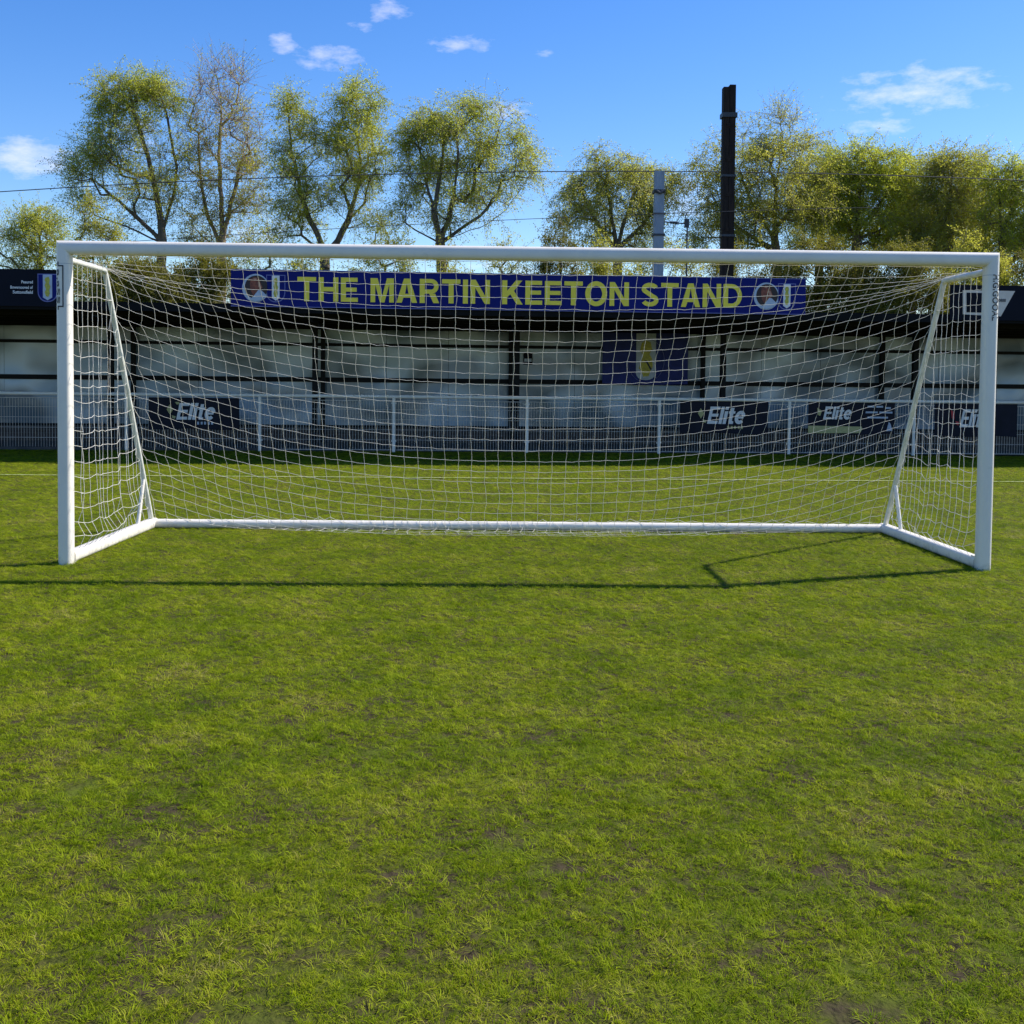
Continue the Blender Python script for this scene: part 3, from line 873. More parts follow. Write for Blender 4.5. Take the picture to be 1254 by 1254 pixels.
def banner(px0, px1, py0, py1, py0b, py1b, label, kind):
    """vinyl banner hung on the front of the mesh; corners read from the photo"""
    t = FT + 0.030
    s0, zt0 = on_plane(px0, py0, t, FD); s1, zt1 = on_plane(px1, py0b, t, FD)
    _, zb0 = on_plane(px0, py1, t, FD); _, zb1 = on_plane(px1, py1b, t, FD)
    zt = (zt0 + zt1) / 2; zb = (zb0 + zb1) / 2
    w, h = s1 - s0, zt - zb
    o = thing('advertising_banner', label, 'banner', frame_loc((s0 + s1) / 2, t, zb, FD), FR, 'dark sponsor banners tied along the barrier')
    nx, nz = 26, 10
    vs = []
    ph = random.uniform(0, 6)
    for sgn in (0, 1):
        for j in range(nz + 1):
            for i in range(nx + 1):
                u, v = i / nx, j / nz
                sag = 0.020 * sin(pi * u) * v * (1 - v) * 2 + 0.012 * (1 - v) * sin(u * 9 + ph)
                yy = -0.004 + 0.004 * sin(u * 14 + ph + v * 3) * (1 - v * 0.5) + (0.003 if sgn else 0)
                vs.append(((u - 0.5) * w, yy, v * h - sag * (1 - v)))
    n1_ = (nx + 1) * (nz + 1)
    fs = []
    for j in range(nz):
        for i in range(nx):
            q = j * (nx + 1) + i
            fs.append((q, q + 1, q + nx + 2, q + nx + 1)); fs.append((n1_ + q + 1, n1_ + q, n1_ + q + nx + 1, n1_ + q + nx + 2))
    mb = MB(); mb.add(vs, fs)
    mb.build('vinyl_sheet', MT['banner_dark'], o, smooth=True)
    yf = -0.012
    X = lambda u: (u - 0.5) * w
    Z = lambda v: v * h
    if kind == 'wide':
        sign_word('Elite', X(0.17), X(0.485), Z(0.46), Z(0.86), yf, MT['white_print'], o, thick=0.003, gap=0.06, shear=0.2)
        mb = MB(); mb.poly([(X(0.10), Z(0.82)), (X(0.155), Z(0.72)), (X(0.135), Z(0.56)), (X(0.11), Z(0.60))], yf - 0.003, yf)
        mb.build('emblem', MT['dull_gold'], o)
        mb = MB(); mb.poly([(X(0.0), Z(0.02)), (X(0.60), Z(0.04)), (X(0.625), Z(0.15)), (X(0.62), Z(0.24)), (X(0.0), Z(0.26))], yf - 0.003, yf)
        mb.build('gold_ribbon', MT['dull_gold'], o)
        for (u0, u1, v) in ((0.68, 0.76, .84), (0.78, .86, .84), (.885, .95, .80), (0.66, 0.80, .66), (.82, .97, .66), (.68, .92, .50)):
            mb = MB(); mb.poly([(X(u0), Z(v)), (X(u1), Z(v)), (X(u1), Z(v + .055)), (X(u0), Z(v + .055))], yf - 0.003, yf)
            mb.build('small_print', MT['pale_print'], o)
        mb = MB(); mb.poly([(X(.905), Z(.10)), (X(.975), Z(.12)), (X(.95), Z(.34)), (X(.93), Z(.40))], yf - 0.003, yf)
        mb.build('blue_mark', MT['pale_print'], o)
    elif kind == 'red':
        sign_word('Elite', X(0.30), X(0.64), Z(0.28), Z(0.83), yf, MT['white_print'], o, thick=0.003, gap=0.06, shear=0.2)
        mb = MB(); mb.poly([(X(0.19), Z(0.80)), (X(0.235), Z(0.74)), (X(0.235), Z(0.50)), (X(0.205), Z(0.56))], yf - 0.003, yf)
        mb.poly([(X(0.25), Z(0.46)), (X(0.29), Z(0.44)), (X(0.29), Z(0.34)), (X(0.26), Z(0.36))], yf - 0.003, yf)
        mb.build('emblem', MT['red_print'], o)
    else:
        sign_word('Elite', X(0.305), X(0.72), Z(0.30), Z(0.83), yf, MT['white_print'], o, thick=0.003, gap=0.06, shear=0.2)
        mb = MB()
        mb.poly([(X(0.20), Z(0.62)), (X(0.232), Z(0.78)), (X(0.272), Z(0.62)), (X(0.235), Z(0.46))], yf - 0.003, yf)
        mb.poly([(X(0.255), Z(0.44)), (X(0.30), Z(0.40)), (X(0.29), Z(0.33)), (X(0.26), Z(0.35))], yf - 0.003, yf)
        if kind == 'plain':
            mb.poly([(X(0.29), Z(0.86)), (X(0.34), Z(0.86)), (X(0.34), Z(0.79)), (X(0.31), Z(0.78))], yf - 0.003, yf)
        mb.build('emblem', MT['dull_gold'], o)
        mb = MB()
        for u in (.535, .575, .612, .655, .69):
            mb = MB(); mb.poly([(X(u), Z(.15)), (X(u + .022), Z(.15)), (X(u + .022), Z(.24)), (X(u), Z(.24))], yf - 0.003, yf)
            mb.build('small_print', MT['dull_gold'] if kind == 'gold' else MT['pale_print'], o)
    return o


banner(182, 293, 487, 526, 487, 525, 'dark banner with white slanted lettering on the barrier near the left goal post', 'plain')
banner(833, 941, 491, 531, 491.5, 531, 'dark banner with white lettering and gold flash under the big blue wall flag', 'gold')
banner(990, 1096, 492, 531.5, 493, 532, 'dark banner with gold ribbon strip along its lower edge and small print', 'wide')
banner(1145, 1246, 494, 534, 495, 535, 'dark banner with red mark beside white lettering, half hidden by the right goal post', 'red')

# ------------------------------------------------------------------ the stand
SD = 3.0; SR = radians(SD)
TF, TC, TW = 10.985, 13.58, 15.38         # depth of roof edge, front columns, back wall
stand = thing('grandstand', 'low black roofed spectator stand with pale sheet back wall behind the barrier', 'stand', frame_loc(0, TC, 0, SD), SR)
ft = lambda t: t - TC
cols = [-15.2, -11.13, -7.06, -3.08, 0.96, 5.20, 9.26, 13.35, 16.6]
SL, SRt = -17.5, 17.5
mb = MB(); mb.box(SL, SRt, ft(TC - 0.25), ft(TW + 0.6), -0.02, 0.06)
mb.build('floor_slab', MT['concrete'], stand)
mb = MB(); mb.box(SL, SRt, ft(TW - 0.03), ft(TW + 0.18), 0.06, 0.385)
mb.build('plinth_wall', MT['brick'], stand)
mb = MB(); mb.box(SL, SRt, ft(TW + 0.06), ft(TW + 0.16), 0.385, 2.63)
mb.build('back_lining', MT['steel_black'], stand)
for (z0, z1, pr) in ((0.387, 0.425, 0.05), (1.365, 1.455, 0.06), (2.135, 2.195, 0.045)):
    mb = MB(); mb.box(SL, SRt, ft(TW - pr), ft(TW + 0.02), z0, z1)
    mb.build('wall_rail', MT['steel_black'], stand)
for s in cols:
    mb = MB()
    w = 0.052
    mb.box(s - w, s + w, -0.055, -0.043, 0.06, 2.56); mb.box(s - w, s + w, 0.043, 0.055, 0.06, 2.56); mb.box(s - 0.012, s + 0.012, -0.043, 0.043, 0.06, 2.56)
    mb.box(s - 0.1, s + 0.1, -0.1, 0.1, 0.06, 0.075)
    mb.build('column', MT['steel_black'], stand)
    mb = MB(); mb.box(s - 0.045, s + 0.045, ft(TW - 0.16), ft(TW - 0.065), 0.06, 2.52)
    mb.build('wall_stud', MT['steel_black'], stand)
    mb = MB()
    mb.add([(s - 0.04, ft(TF + 0.15), 2.615), (s + 0.04, ft(TF + 0.15), 2.615), (s + 0.04, ft(TW), 2.50), (s - 0.04, ft(TW), 2.50),
            (s - 0.04, ft(TF + 0.15), 2.68), (s + 0.04, ft(TF + 0.15), 2.68), (s + 0.04, ft(TW), 2.62), (s - 0.04, ft(TW), 2.62)],
           [(3, 2, 1, 0), (4, 5, 6, 7), (0, 1, 5, 4), (1, 2, 6, 5), (2, 3, 7, 6), (3, 0, 4, 7)])
    mb.build('rafter', MT['steel_black'], stand)
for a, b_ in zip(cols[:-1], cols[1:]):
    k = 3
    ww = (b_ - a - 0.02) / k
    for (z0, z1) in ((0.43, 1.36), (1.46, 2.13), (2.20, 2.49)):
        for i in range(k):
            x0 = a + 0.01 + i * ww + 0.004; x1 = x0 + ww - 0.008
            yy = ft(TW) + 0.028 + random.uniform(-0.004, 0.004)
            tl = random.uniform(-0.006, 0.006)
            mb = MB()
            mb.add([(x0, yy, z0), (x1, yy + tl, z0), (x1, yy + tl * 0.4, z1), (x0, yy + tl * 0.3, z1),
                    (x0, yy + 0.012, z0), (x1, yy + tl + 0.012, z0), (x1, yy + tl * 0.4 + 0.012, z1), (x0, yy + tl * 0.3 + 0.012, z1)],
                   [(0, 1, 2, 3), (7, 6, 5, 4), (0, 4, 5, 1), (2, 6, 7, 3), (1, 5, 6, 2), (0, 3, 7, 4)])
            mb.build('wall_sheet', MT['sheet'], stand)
mb = MB()
mb.add([(SL, ft(TF + 0.02), 2.685), (SRt, ft(TF + 0.02), 2.685), (SRt, ft(TW + 0.7), 2.625), (SL, ft(TW + 0.7), 2.625),
        (SL, ft(TF + 0.02), 2.735), (SRt, ft(TF + 0.02), 2.735), (SRt, ft(TW + 0.7), 2.675), (SL, ft(TW + 0.7), 2.675)],
       [(3, 2, 1, 0), (4, 5, 6, 7), (0, 1, 5, 4), (1, 2, 6, 5), (2, 3, 7, 6), (3, 0, 4, 7)])
mb.build('roof', MT['roof_black'], stand)
mb = MB(); mb.box(SL, SRt, ft(TF - 0.015), ft(TF + 0.018), 2.60, 2.75)
mb.build('fascia', MT['roof_black'], stand)
for t in (TF + 0.9, TF + 1.9, TF + 2.9, TW - 0.12):
    mb = MB(); mb.box(SL, SRt, ft(t), ft(t) + 0.06, 2.555, 2.66 - 0.012 * (t - TF))
    mb.build('purlin', MT['steel_black'], stand)

# ---- signs on the roof edge
tS = TF - 0.02


def sp(px, py): return on_plane(px, py, tS, SD)


s0, _ = sp(283, 352); s1, _ = sp(986, 362)
Z0, Z1 = 2.70, 3.352
sign = thing('roof_sign', 'long royal blue sign with big yellow capitals standing on the roof edge', 'sign', frame_loc(s0, tS, Z0, SD), SR)
SW, SH = s1 - s0, Z1 - Z0
mb = MB(); mb.box(0, SW, -0.03, 0.0, 0, SH); mb.build('sign_board', MT['sign_blue'], sign)
mb = MB(); mb.box(0.0, SW, -0.036, -0.031, 0.0, 0.012); mb.box(0.0, SW, -0.036, -0.031, SH - 0.012, SH)
mb.build('edge_trim', MT['violet_line'], sign)
ub = lambda px, py: (sp(px, py)[0] - s0, sp(px, py)[1] - Z0)
for word, xa, xb, yt, yb in (('THE', 364.5, 438.5, 340, 369), ('MARTIN', 454, 600, 341, 372), ('KEETON', 615, 770, 343, 374.5), ('STAND', 785, 908.5, 346, 378)):
    xa_, _ = ub(xa, yt); xb_, zt_ = ub((xb), yt); _, zb_ = ub((xa + xb) / 2, yb)
    sign_word(word, xa_, xb_, (SH - 0.425) / 2 - 0.005, (SH + 0.425) / 2 - 0.005, -0.031, MT['yellow'], sign)
for cpx, kpx, lab in ((313.5, 338, 0), (938, 963, 1)):
    cx_s, _ = ub(cpx, 355)
    R = 0.235
    czz = SH / 2 - 0.0
    mb = MB(); mb.poly(ellipse(cx_s, czz, R, R * 1.05), -0.034, -0.031)
    bd = mb.build('portrait_badge', MT['pale_print'], sign)
    mb = MB(); mb.poly(ellipse(cx_s + 0.012, czz + 0.012, R - 0.035, R * 1.05 - 0.04), -0.037, -0.034)
    mb.build('dark_ground', MT['hair_print'], bd)
    mb = MB(); mb.poly([(cx_s - .085, czz + .16), (cx_s - .02, czz + .19), (cx_s + .06, czz + .165), (cx_s + .085, czz + .09), (cx_s + .115, czz + .01), (cx_s + .085, czz - .02), (cx_s + .09, czz - .08), (cx_s + .02, czz - .12), (cx_s - .03, czz - .15), (cx_s - .085, czz - .05), (cx_s - .10, czz + .07)], -0.040, -0.037)
    mb.build('printed_head', MT['skin_print'], bd)
    mb = MB(); mb.poly([(cx_s + .035, czz + .10), (cx_s + .078, czz + .085), (cx_s + .10, czz + .01), (cx_s + .075, czz - .02), (cx_s + .05, czz + .02)], -0.043, -0.040)
    mb.poly([(cx_s - .05, czz + .165), (cx_s + .02, czz + .172), (cx_s + .0, czz + .14)], -0.043, -0.040)
    mb.build('printed_cheek', MT['skin_light'], bd)
    mb = MB(); mb.poly([(cx_s - .10, czz - .205), (cx_s - .03, czz - .135), (cx_s + .05, czz - .03), (cx_s + .10, czz - .04), (cx_s + .185, czz - .12), (cx_s + .10, czz - .205), (cx_s, czz - .235)], -0.046, -0.043)
    mb.build('printed_shirt', MT['pale_print'], bd)
    kx, _ = ub(kpx, 355)
    crest(sign, kx, SH / 2 - 0.245, SH / 2 + 0.235, 0.165, -0.031, MT['violet_line'], MT['sign_blue'], MT['white_print'], MT['crest_yellow'], 0.40)

# navy boards at either end of the roof edge
sl0, _ = sp(-150, 352); sl1, _ = sp(84, 352)
bl = thing('roof_board', 'near black board with blue and white shield beside the left goal post', 'sign', frame_loc(sl0, tS, 2.65, SD), SR)
BW = sl1 - sl0
mb = MB(); mb.box(0, BW, -0.03, 0, 0, 0.635); mb.build('board_panel', MT['navy'], bl)
ul = lambda px, py: (sp(px, py)[0] - sl0, sp(px, py)[1] - 2.65)
cx1, czt = ul(59, 335.5); _, czb = ul(59, 370)
crest(bl, cx1, czb, czt, 0.168, -0.031, MT['violet_line'], MT['sign_blue'], MT['pale_print'], MT['crest_yellow'], 0.46)
for s_, xa, xb, ya, yb in (('Peaured', 27, 41, 343.5, 347.2), ('Bowersooved of', 13.5, 41, 349.8, 353.6), ('Suttonsfield', 16.5, 41, 355.6, 359.6)):
    xa_, zt_ = ul(xa, ya); xb_, _ = ul(xb, ya); _, zb_ = ul(xa, yb)
    text_part(s_, 'lettering', xa_, xb_, zb_, zt_, -0.031, MT['white_print'], bl, bold=0.02)
sr0, _ = sp(1163, 370); sr1, _ = sp(1400, 372)
bR = thing('roof_board', 'near black board with pale slanted panel behind the right goal post', 'sign', frame_loc(sr0, tS, 2.65, SD), SR)
mb = MB(); mb.box(0, sr1 - sr0, -0.03, 0, 0, 0.64); mb.build('board_panel', MT['navy'], bR)
ur = lambda px, py: (sp(px, py)[0] - sr0, sp(px, py)[1] - 2.65)
mb = MB(); mb.poly([ur(1178, 355.5), ur(1242, 356.5), ur(1224.5, 387.5), ur(1178, 385)], -0.034, -0.031)
pp = mb.build('slanted_panel', MT['beige_panel'], bR)
mb = MB(); mb.poly([ur(1182.5, 358.5), ur(1203, 359), ur(1202, 383), ur(1182.5, 382.5)], -0.037, -0.034); mb.build('dark_square', MT['navy'], pp)
xa_, zt_ = ur(1222, 366); xb_, zb_ = ur(1230.5, 370)
text_part('0888', 'lettering', xa_, xb_, zb_, zt_, -0.034, MT['letter_black'], pp, bold=0.02)

# flag on the back wall
tB = TW - 0.17
bp_ = lambda px, py: on_plane(px, py, tB, SD)
f0, fz1 = bp_(738.5, 400); f1, fz0 = bp_(842, 470.5)
fl = thing('wall_flag', 'large navy club flag with round crest hung on the stand back wall', 'flag', frame_loc(f0, tB, fz0, SD), SR)
FWd, FH = f1 - f0, 2.50 - fz0
nx, nz = 24, 12; vs = []
for sgn in (0, 1):
    for j in range(nz + 1):
        for i in range(nx + 1):
            u, v = i / nx, j / nz
            vs.append((u * FWd, 0.004 + 0.008 * sin(u * 11 + v * 2) * (1 - 0.6 * v) + sgn * 0.003, v * FH - 0.02 * sin(pi * u) * (1 - v)))
n1_ = (nx + 1) * (nz + 1); fs = []
for j in range(nz):
    for i in range(nx):
        q = j * (nx + 1) + i
        fs.append((q, q + 1, q + nx + 2, q + nx + 1)); fs.append((n1_ + q + 1, n1_ + q, n1_ + q + nx + 1, n1_ + q + nx + 2))
mb = MB(); mb.add(vs, fs); mb.build('flag_cloth', MT['flag_blue'], fl, smooth=True)
cx1 = FWd * 0.505
ring = MB()
po = ellipse(cx1, FH * 0.46, FWd * 0.215, FH * 0.43, 36)
ring.tube([(p[0], -0.012, p[1]) for p in po] + [(po[0][0], -0.012, po[0][1])], 0.006, 6)
ring.build('crest_ring', MT['violet_line'], fl)
mb = MB(); w = FWd * 0.115
mb.poly([(cx1 - w, FH * 0.99), (cx1 + w, FH * 0.99), (cx1 + w, FH * 0.20)] + [(cx1 + w * cos(a), FH * 0.20 - FH * 0.13 * sin(a)) for a in (0.4, 0.8, 1.2, 1.57, 1.95, 2.35, 2.75)] + [(cx1 - w, FH * 0.20)], -0.014, -0.011)
st_ = mb.build('crest_stripe', MT['pale_print'], fl)
fig = [(-.45, .80), (-.1, .86), (.45, .82), (.62, .68), (.35, .58), (.62, .5), (.70, .34), (.45, .24), (.3, .15), (-.25, .14), (-.45, .24), (-.72, .30), (-.45, .46), (-.30, .56), (-.62, .66)]
mb = MB(); mb.poly([(cx1 + a * w, FH * c) for a, c in fig], -0.018, -0.014); mb.build('yellow_figure', MT['crest_yellow'], st_)
mb = MB(); mb.poly([(cx1 - .1 * w, FH * .46), (cx1 + .1 * w, FH * .46), (cx1 + .6 * w, FH * .29), (cx1 + .45 * w, FH * .27)], -0.021, -0.018); mb.build('dark_mark', MT['letter_black'], st_)

# small notice on a wall sheet
tN = TW + 0.012
n0, nz1 = on_plane(641, 431.5, tN, SD); n1x, nz0 = on_plane(652, 446.5, tN, SD)
nt_ = thing('wall_notice', 'small dark notice plate stuck on the pale back wall beside the middle column', 'notice', frame_loc(n0, tN, nz0, SD), SR)
mb = MB(); mb.box(0, n1x - n0, -0.004, 0.004, 0, nz1 - nz0); mb.build('plate', MT['navy'], nt_)
mb = MB(); mb.box(0.02, n1x - n0 - 0.02, -0.008, -0.005, 0.06, 0.13); mb.build('print_block', MT['pale_print'], nt_)

# ------------------------------------------------------------------ railway masts and wires
YM = 21.0


def wp(px, py, Y):
    s, z = on_plane(px, py, Y, 0.0)
    return s, z


xa, ztop = wp(896, 105, YM); xb, zb = wp(893, 335, YM)
dm = thing('railway_mast', 'tall dark rusty twin channel steel mast rising behind the stand', 'mast', (xb - 0.035, YM, 0))
lean = (xa - xb) / (ztop - zb)
mb = MB()
for (x0, x1, dz) in ((-0.175, -0.02, -0.06), (-0.01, 0.15, 0.0)):
    zt = ztop + dz
    vs = []
    for z in (0, zt):
        dx = lean * z
        for (x, y) in ((x0, -0.13), (x1, -0.13), (x1, 0.13), (x0, 0.13)): vs.append((x + dx, y, z))
    mb.add(vs, [(3, 2, 1, 0), (4, 5, 6, 7), (0, 1, 5, 4), (1, 2, 6, 5), (2, 3, 7, 6), (3, 0, 4, 7)])
mb.build('steel_channel', MT['mast_dark'], dm)
for py in (142, 216, 289):
    _, z = wp(895, py, YM)
    dx = lean * z
    mb = MB(); mb.box(-0.215 + dx, 0.19 + dx, -0.17, 0.17, z - 0.06, z + 0.06) if py == 142 else mb.box(-0.195 + dx, 0.17 + dx, -0.15, 0.15, z - 0.03, z + 0.03)
    mb.build('collar', MT['mast_band'], dm)
for k in range(9):
    z = 0.9 + k * 0.92; dx = lean * z
    mb = MB(); mb.box(-0.10 + dx, 0.075 + dx, -0.142, -0.131, z - 0.05, z + 0.05)
    for bx_ in (-0.07, 0.045): mb.tube([(bx_ + dx, -0.141, z), (bx_ + dx, -0.156, z)], 0.014, 8)
    mb.build('lacing_plate', MT['mast_dark'], dm)
xa, ztop = wp(807.3, 210, YM); xb, zb = wp(805.5, 330, YM)
gmst = thing('railway_mast', 'shorter pale grey square mast with dark bands behind the blue sign', 'mast', (xb, YM, 0))
lean = (xa - xb) / (ztop - zb)
mb = MB(); vs = []
for z, w in ((0, 0.14), (ztop, 0.125)):
    dx = lean * (z - zb)
    for (x, y) in ((-w, -w), (w, -w), (w, w), (-w, w)): vs.append((x + dx, y, z))
mb.add(vs, [(3, 2, 1, 0), (4, 5, 6, 7), (0, 1, 5, 4), (1, 2, 6, 5), (2, 3, 7, 6), (3, 0, 4, 7)])
mb.build('mast_shaft', MT['mast_grey'], gmst)
for py, hh in ((235, 0.045), (262, 0.012), (288, 0.025)):
    _, z = wp(806, py, YM); dx = lean * (z - zb)
    mb = MB(); mb.box(-0.16 + dx, 0.16 + dx, -0.16, 0.16, z - hh, z + hh)
    if py == 235: mb.tube([(-0.12 + dx, -0.17, z + 0.02), (0.0 + dx, -0.2, z - 0.06), (0.12 + dx, -0.17, z + 0.02)], 0.035, 8)
    mb.build('band', MT['cable'], gmst)
x1, z1 = wp(806, 272, YM); x2, z2 = wp(838, 274.5, YM)
mb = MB(); mb.tube([(0.1, -0.1, z1), (x2 - xb, -0.1, z2)], 0.018, 8)
for k in range(7):
    u = 0.42 + k * 0.05
    mb.tube([((x2 - xb) * u, -0.1, z1 + (z2 - z1) * u), ((x2 - xb) * (u + 0.025), -0.1, z1 + (z2 - z1) * (u + .025))], 0.045, 10)
mb.build('insulator_arm', MT['cable'], gmst)
x3, z3 = wp(840, 273, YM); _, z4 = wp(840, 267, YM)
mb = MB(); mb.box(x3 - xb - 0.05, x3 - xb + 0.06, -0.16, -0.04, z3 - 0.13, z3 + 0.09); mb.tube([(x3 - xb + 0.02, -0.1, 0), (x3 - xb + 0.02, -0.1, z3)], 0.022, 8)
mb.tube([(x3 - xb - 0.02, -0.1, z3), (x3 - xb - 0.03, -0.1, z4 + 0.05), (x3 - xb + 0.02, -0.1, z4 + 0.14)], 0.015, 6)
mb.build('switch_post', MT['cable'], gmst)


def wire(pts, Y, r, label):
    q = []
    for (px, py) in pts:
        s, z = wp(px, py, Y); q.append((s, z))
    # smooth sag through the read points
    xs = [a for a, _ in q]; zs = [b_ for _, b_ in q]
    co = np.polyfit(xs, zs, 2)
    X = np.linspace(xs[0] - 6, xs[-1] + 6, 60)
    mb = MB(); mb.tube([(x, Y, float(np.polyval(co, x))) for x in X], r, 6)
    o = mb.build('overhead_wire', MT['cable'], None)
    o['label'] = label; o['category'] = 'wire'; o['group'] = 'overhead wires along the railway'
    return o


wire([(0, 232), (250, 226.5), (600, 212), (700, 207.5), (806, 205.5), (1010, 216)], YM + 0.4, 0.013, 'upper overhead wire crossing the sky from the left edge past the masts')
wire([(430, 279), (640, 268.5), (800, 262)], YM - 0.25, 0.008, 'thin lower overhead wire meeting the side of the grey mast')


# ------------------------------------------------------------------ trees
def bez(pts, n):
    pts = np.array(pts, float)
    d = np.r_[0, np.cumsum(np.linalg.norm(np.diff(pts, axis=0), axis=1))]
    t = np.linspace(0, d[-1], n)
    # Catmull-like smoothing by quadratic resampling
    out = np.stack([np.interp(t, d, pts[:, k]) for k in range(3)], -1)
    for _ in range(3): out[1:-1] = 0.25 * out[:-2] + 0.5 * out[1:-1] + 0.25 * out[2:]
    return out


def tree(name, label, Y, stems, blobs, leaf, seed, n_att=420, leaves=20, twigs=4, droop=0.5, leaf_size=0.056, r_trunk=0.165, bark='bark', cat='tree', group='trees behind the stand', depth=0.8, twig_len=0.9):
    """stems: photo polylines from the ground up; blobs: (px, py, rx, ry, weight[, leafiness]) clumps of the crown read from the photo, given depth here"""
    R = np.random.default_rng(seed)
    ppm = FPX / (Y - CY)
    bx, _ = wp(stems[0][0][0], stems[0][0][1], Y)
    root = thing(name, label, cat, (bx, Y, 0), 0, group)
    nodes = [np.array([0, 0, 0.0])]; par = [-1]; plen = [0.0]
    allb = []
    for si, st in enumerate(stems):
        P3 = []
        for k, (px, py) in enumerate(st):
            x, z = wp(px, py, Y)
            yy = R.normal(0, 0.25) * k if si else R.normal(0, 0.08) * k
            P3.append((x - bx, yy, max(z, 0)))
        if si == 0:
            P3[0] = (P3[0][0] , 0, 0.0)
        else:
            # start on the nearest node so far
            arr = np.array(nodes); j = int(np.argmin(np.linalg.norm((arr - np.array(P3[0])) * np.array([1, .3, 1]), axis=1)))
            P3[0] = tuple(arr[j])
        n = max(4, int(np.linalg.norm(np.diff(np.array(P3), axis=0), axis=1).sum() / 0.35))
        q = bez(P3, n)
        q[1:-1] += R.normal(0, 0.018, q[1:-1].shape)
        last = 0 if si == 0 else j
        for p in q[1:]:
            nodes.append(p); par.append(last); plen.append(plen[last] + np.linalg.norm(p - nodes[last])); last = len(nodes) - 1
    W = np.array([b_[4] * b_[2] * b_[3] for b_ in blobs]); W = W / W.sum()
    att = []; lf = []; tdir = []
    for b_, w in zip(blobs, W):
        n = max(3, int(round(w * n_att)))
        cx, cz = wp(b_[0], b_[1], Y); rx, rz = b_[2] * 1.06 / ppm, b_[3] * 1.06 / ppm
        d = R.normal(0, 1, (n, 3)); d /= np.linalg.norm(d, axis=1, keepdims=True)
        d *= (R.uniform(0, 1, (n, 1)) ** 0.36) * 1.05
        # knots of foliage: pull points toward a few random centres so the crown breaks into clumps with gaps
        kc = R.normal(0, 1, (max(2, n // 9), 3)); kc /= np.linalg.norm(kc, axis=1, keepdims=True); kc *= R.uniform(0.25, 1, (len(kc), 1)) ** 0.4
        near = np.argmin(np.linalg.norm(d[:, None] - kc[None], axis=2), axis=1)
        d = d * 0.52 + kc[near] * 0.50
        ry = depth * min(rx, rz * 1.1) * 1.15
        pts = np.stack([cx - bx + d[:, 0] * rx, d[:, 1] * ry + b_[6] if len(b_) > 6 else d[:, 1] * ry, cz + d[:, 2] * rz], -1)
        att.append(pts); lf.append(np.full(n, b_[5] if len(b_) > 5 else 1.0))
    att = np.concatenate(att); lf = np.concatenate(lf)
    o = np.argsort(np.linalg.norm(att - np.array([[0, 0, att[:, 2].min()]]), axis=1)); att = att[o]; lf = lf[o]
    tips = []
    NA = np.zeros((len(nodes) + 14 * len(att), 3)); PL = np.zeros(len(NA)); cnt = len(nodes)
    NA[:cnt] = np.array(nodes); PL[:cnt] = plen
    for p in att:
        dv = p - NA[:cnt]
        dist = np.linalg.norm(dv, axis=1)
        # branches rise: dislike coming from above
        cost = dist + 0.26 * PL[:cnt] + 1.1 * np.maximum(0, -dv[:, 2] - 0.25 * dist * droop) + 6.0 * (NA[:cnt, 2] < 1.2)
        j = int(np.argmin(cost))
        s = NA[j].copy(); L_ = dist[j]
        n = int(min(9, max(1, round(L_ / 0.42))))
        last = j
        bend = R.normal(0, 0.09 * L_, 3); bend[2] += 0.10 * L_
        for k in range(1, n + 1):
            u = k / n
            q = s + (p - s) * u + bend * (u * (1 - u)) + (R.normal(0, 0.025, 3) if k < n else 0)
            NA[cnt] = q; par.append(last); PL[cnt] = PL[last] + np.linalg.norm(q - NA[last]); last = cnt; cnt += 1
        tips.append(last)
    NA = NA[:cnt]; par = np.array(par)
    w = np.zeros(cnt); w[tips] += 1.0
    for i in range(cnt - 1, 0, -1): w[par[i]] += w[i]
    w = np.maximum(w, 0.6)
    rad = np.maximum(r_trunk * (w / w[0]) ** 0.60, 0.0055)
    ch = np.arange(1, cnt); pa = par[1:]
    rc = rad[ch]; rp = np.minimum(rad[pa], rc * 1.5)
    thick = rc > 0.03
    v1, f1 = edges_to_tubes(NA[pa[thick]], NA[ch[thick]], rp[thick], rc[thick], 8)
    v2, f2 = edges_to_tubes(NA[pa[~thick]], NA[ch[~thick]], rp[~thick], rc[~thick], 4)
    # twigs
    T = NA[tips]; Dp = T - NA[par[tips]]; Dp /= np.linalg.norm(Dp, axis=1, keepdims=True) + 1e-9
    nt = len(tips) * twigs
    base = np.repeat(T, twigs, axis=0); dr = np.repeat(Dp, twigs, axis=0); lff = np.repeat(lf, twigs)
    dr = dr * 0.55 + R.normal(0, 0.62, dr.shape) + np.array([[0, 0, 0.10]])
    bare = np.clip(1.0 - lff, 0, 1)
    dr[:, 2] += 0.7 * bare
    dr /= np.linalg.norm(dr, axis=1, keepdims=True)
    ln = R.uniform(0.5, 1.15, nt) * twig_len * (1 + 0.35 * bare)
    SEG = 4
    pts = [base]; cur = base; dd = dr.copy()
    for k in range(SEG):
        dd = dd + np.stack([R.normal(0, .12, nt), R.normal(0, .12, nt), -droop * 0.55 * R.uniform(0.5, 1.4, nt) * (1 - bare)], -1)
        dd /= np.linalg.norm(dd, axis=1, keepdims=True)
        cur = cur + dd * (ln / SEG)[:, None]; pts.append(cur)
    pts = np.stack(pts, 1)
    ta = pts[:, :-1].reshape(-1, 3); tb = pts[:, 1:].reshape(-1, 3)
    tr_ = np.tile(np.linspace(0.0060, 0.0028, SEG + 1)[None, :], (nt, 1))
    v3, f3 = edges_to_tubes(ta, tb, tr_[:, :-1].ravel(), tr_[:, 1:].ravel(), 3)
    f3 = f3 + len(v1) + len(v2)
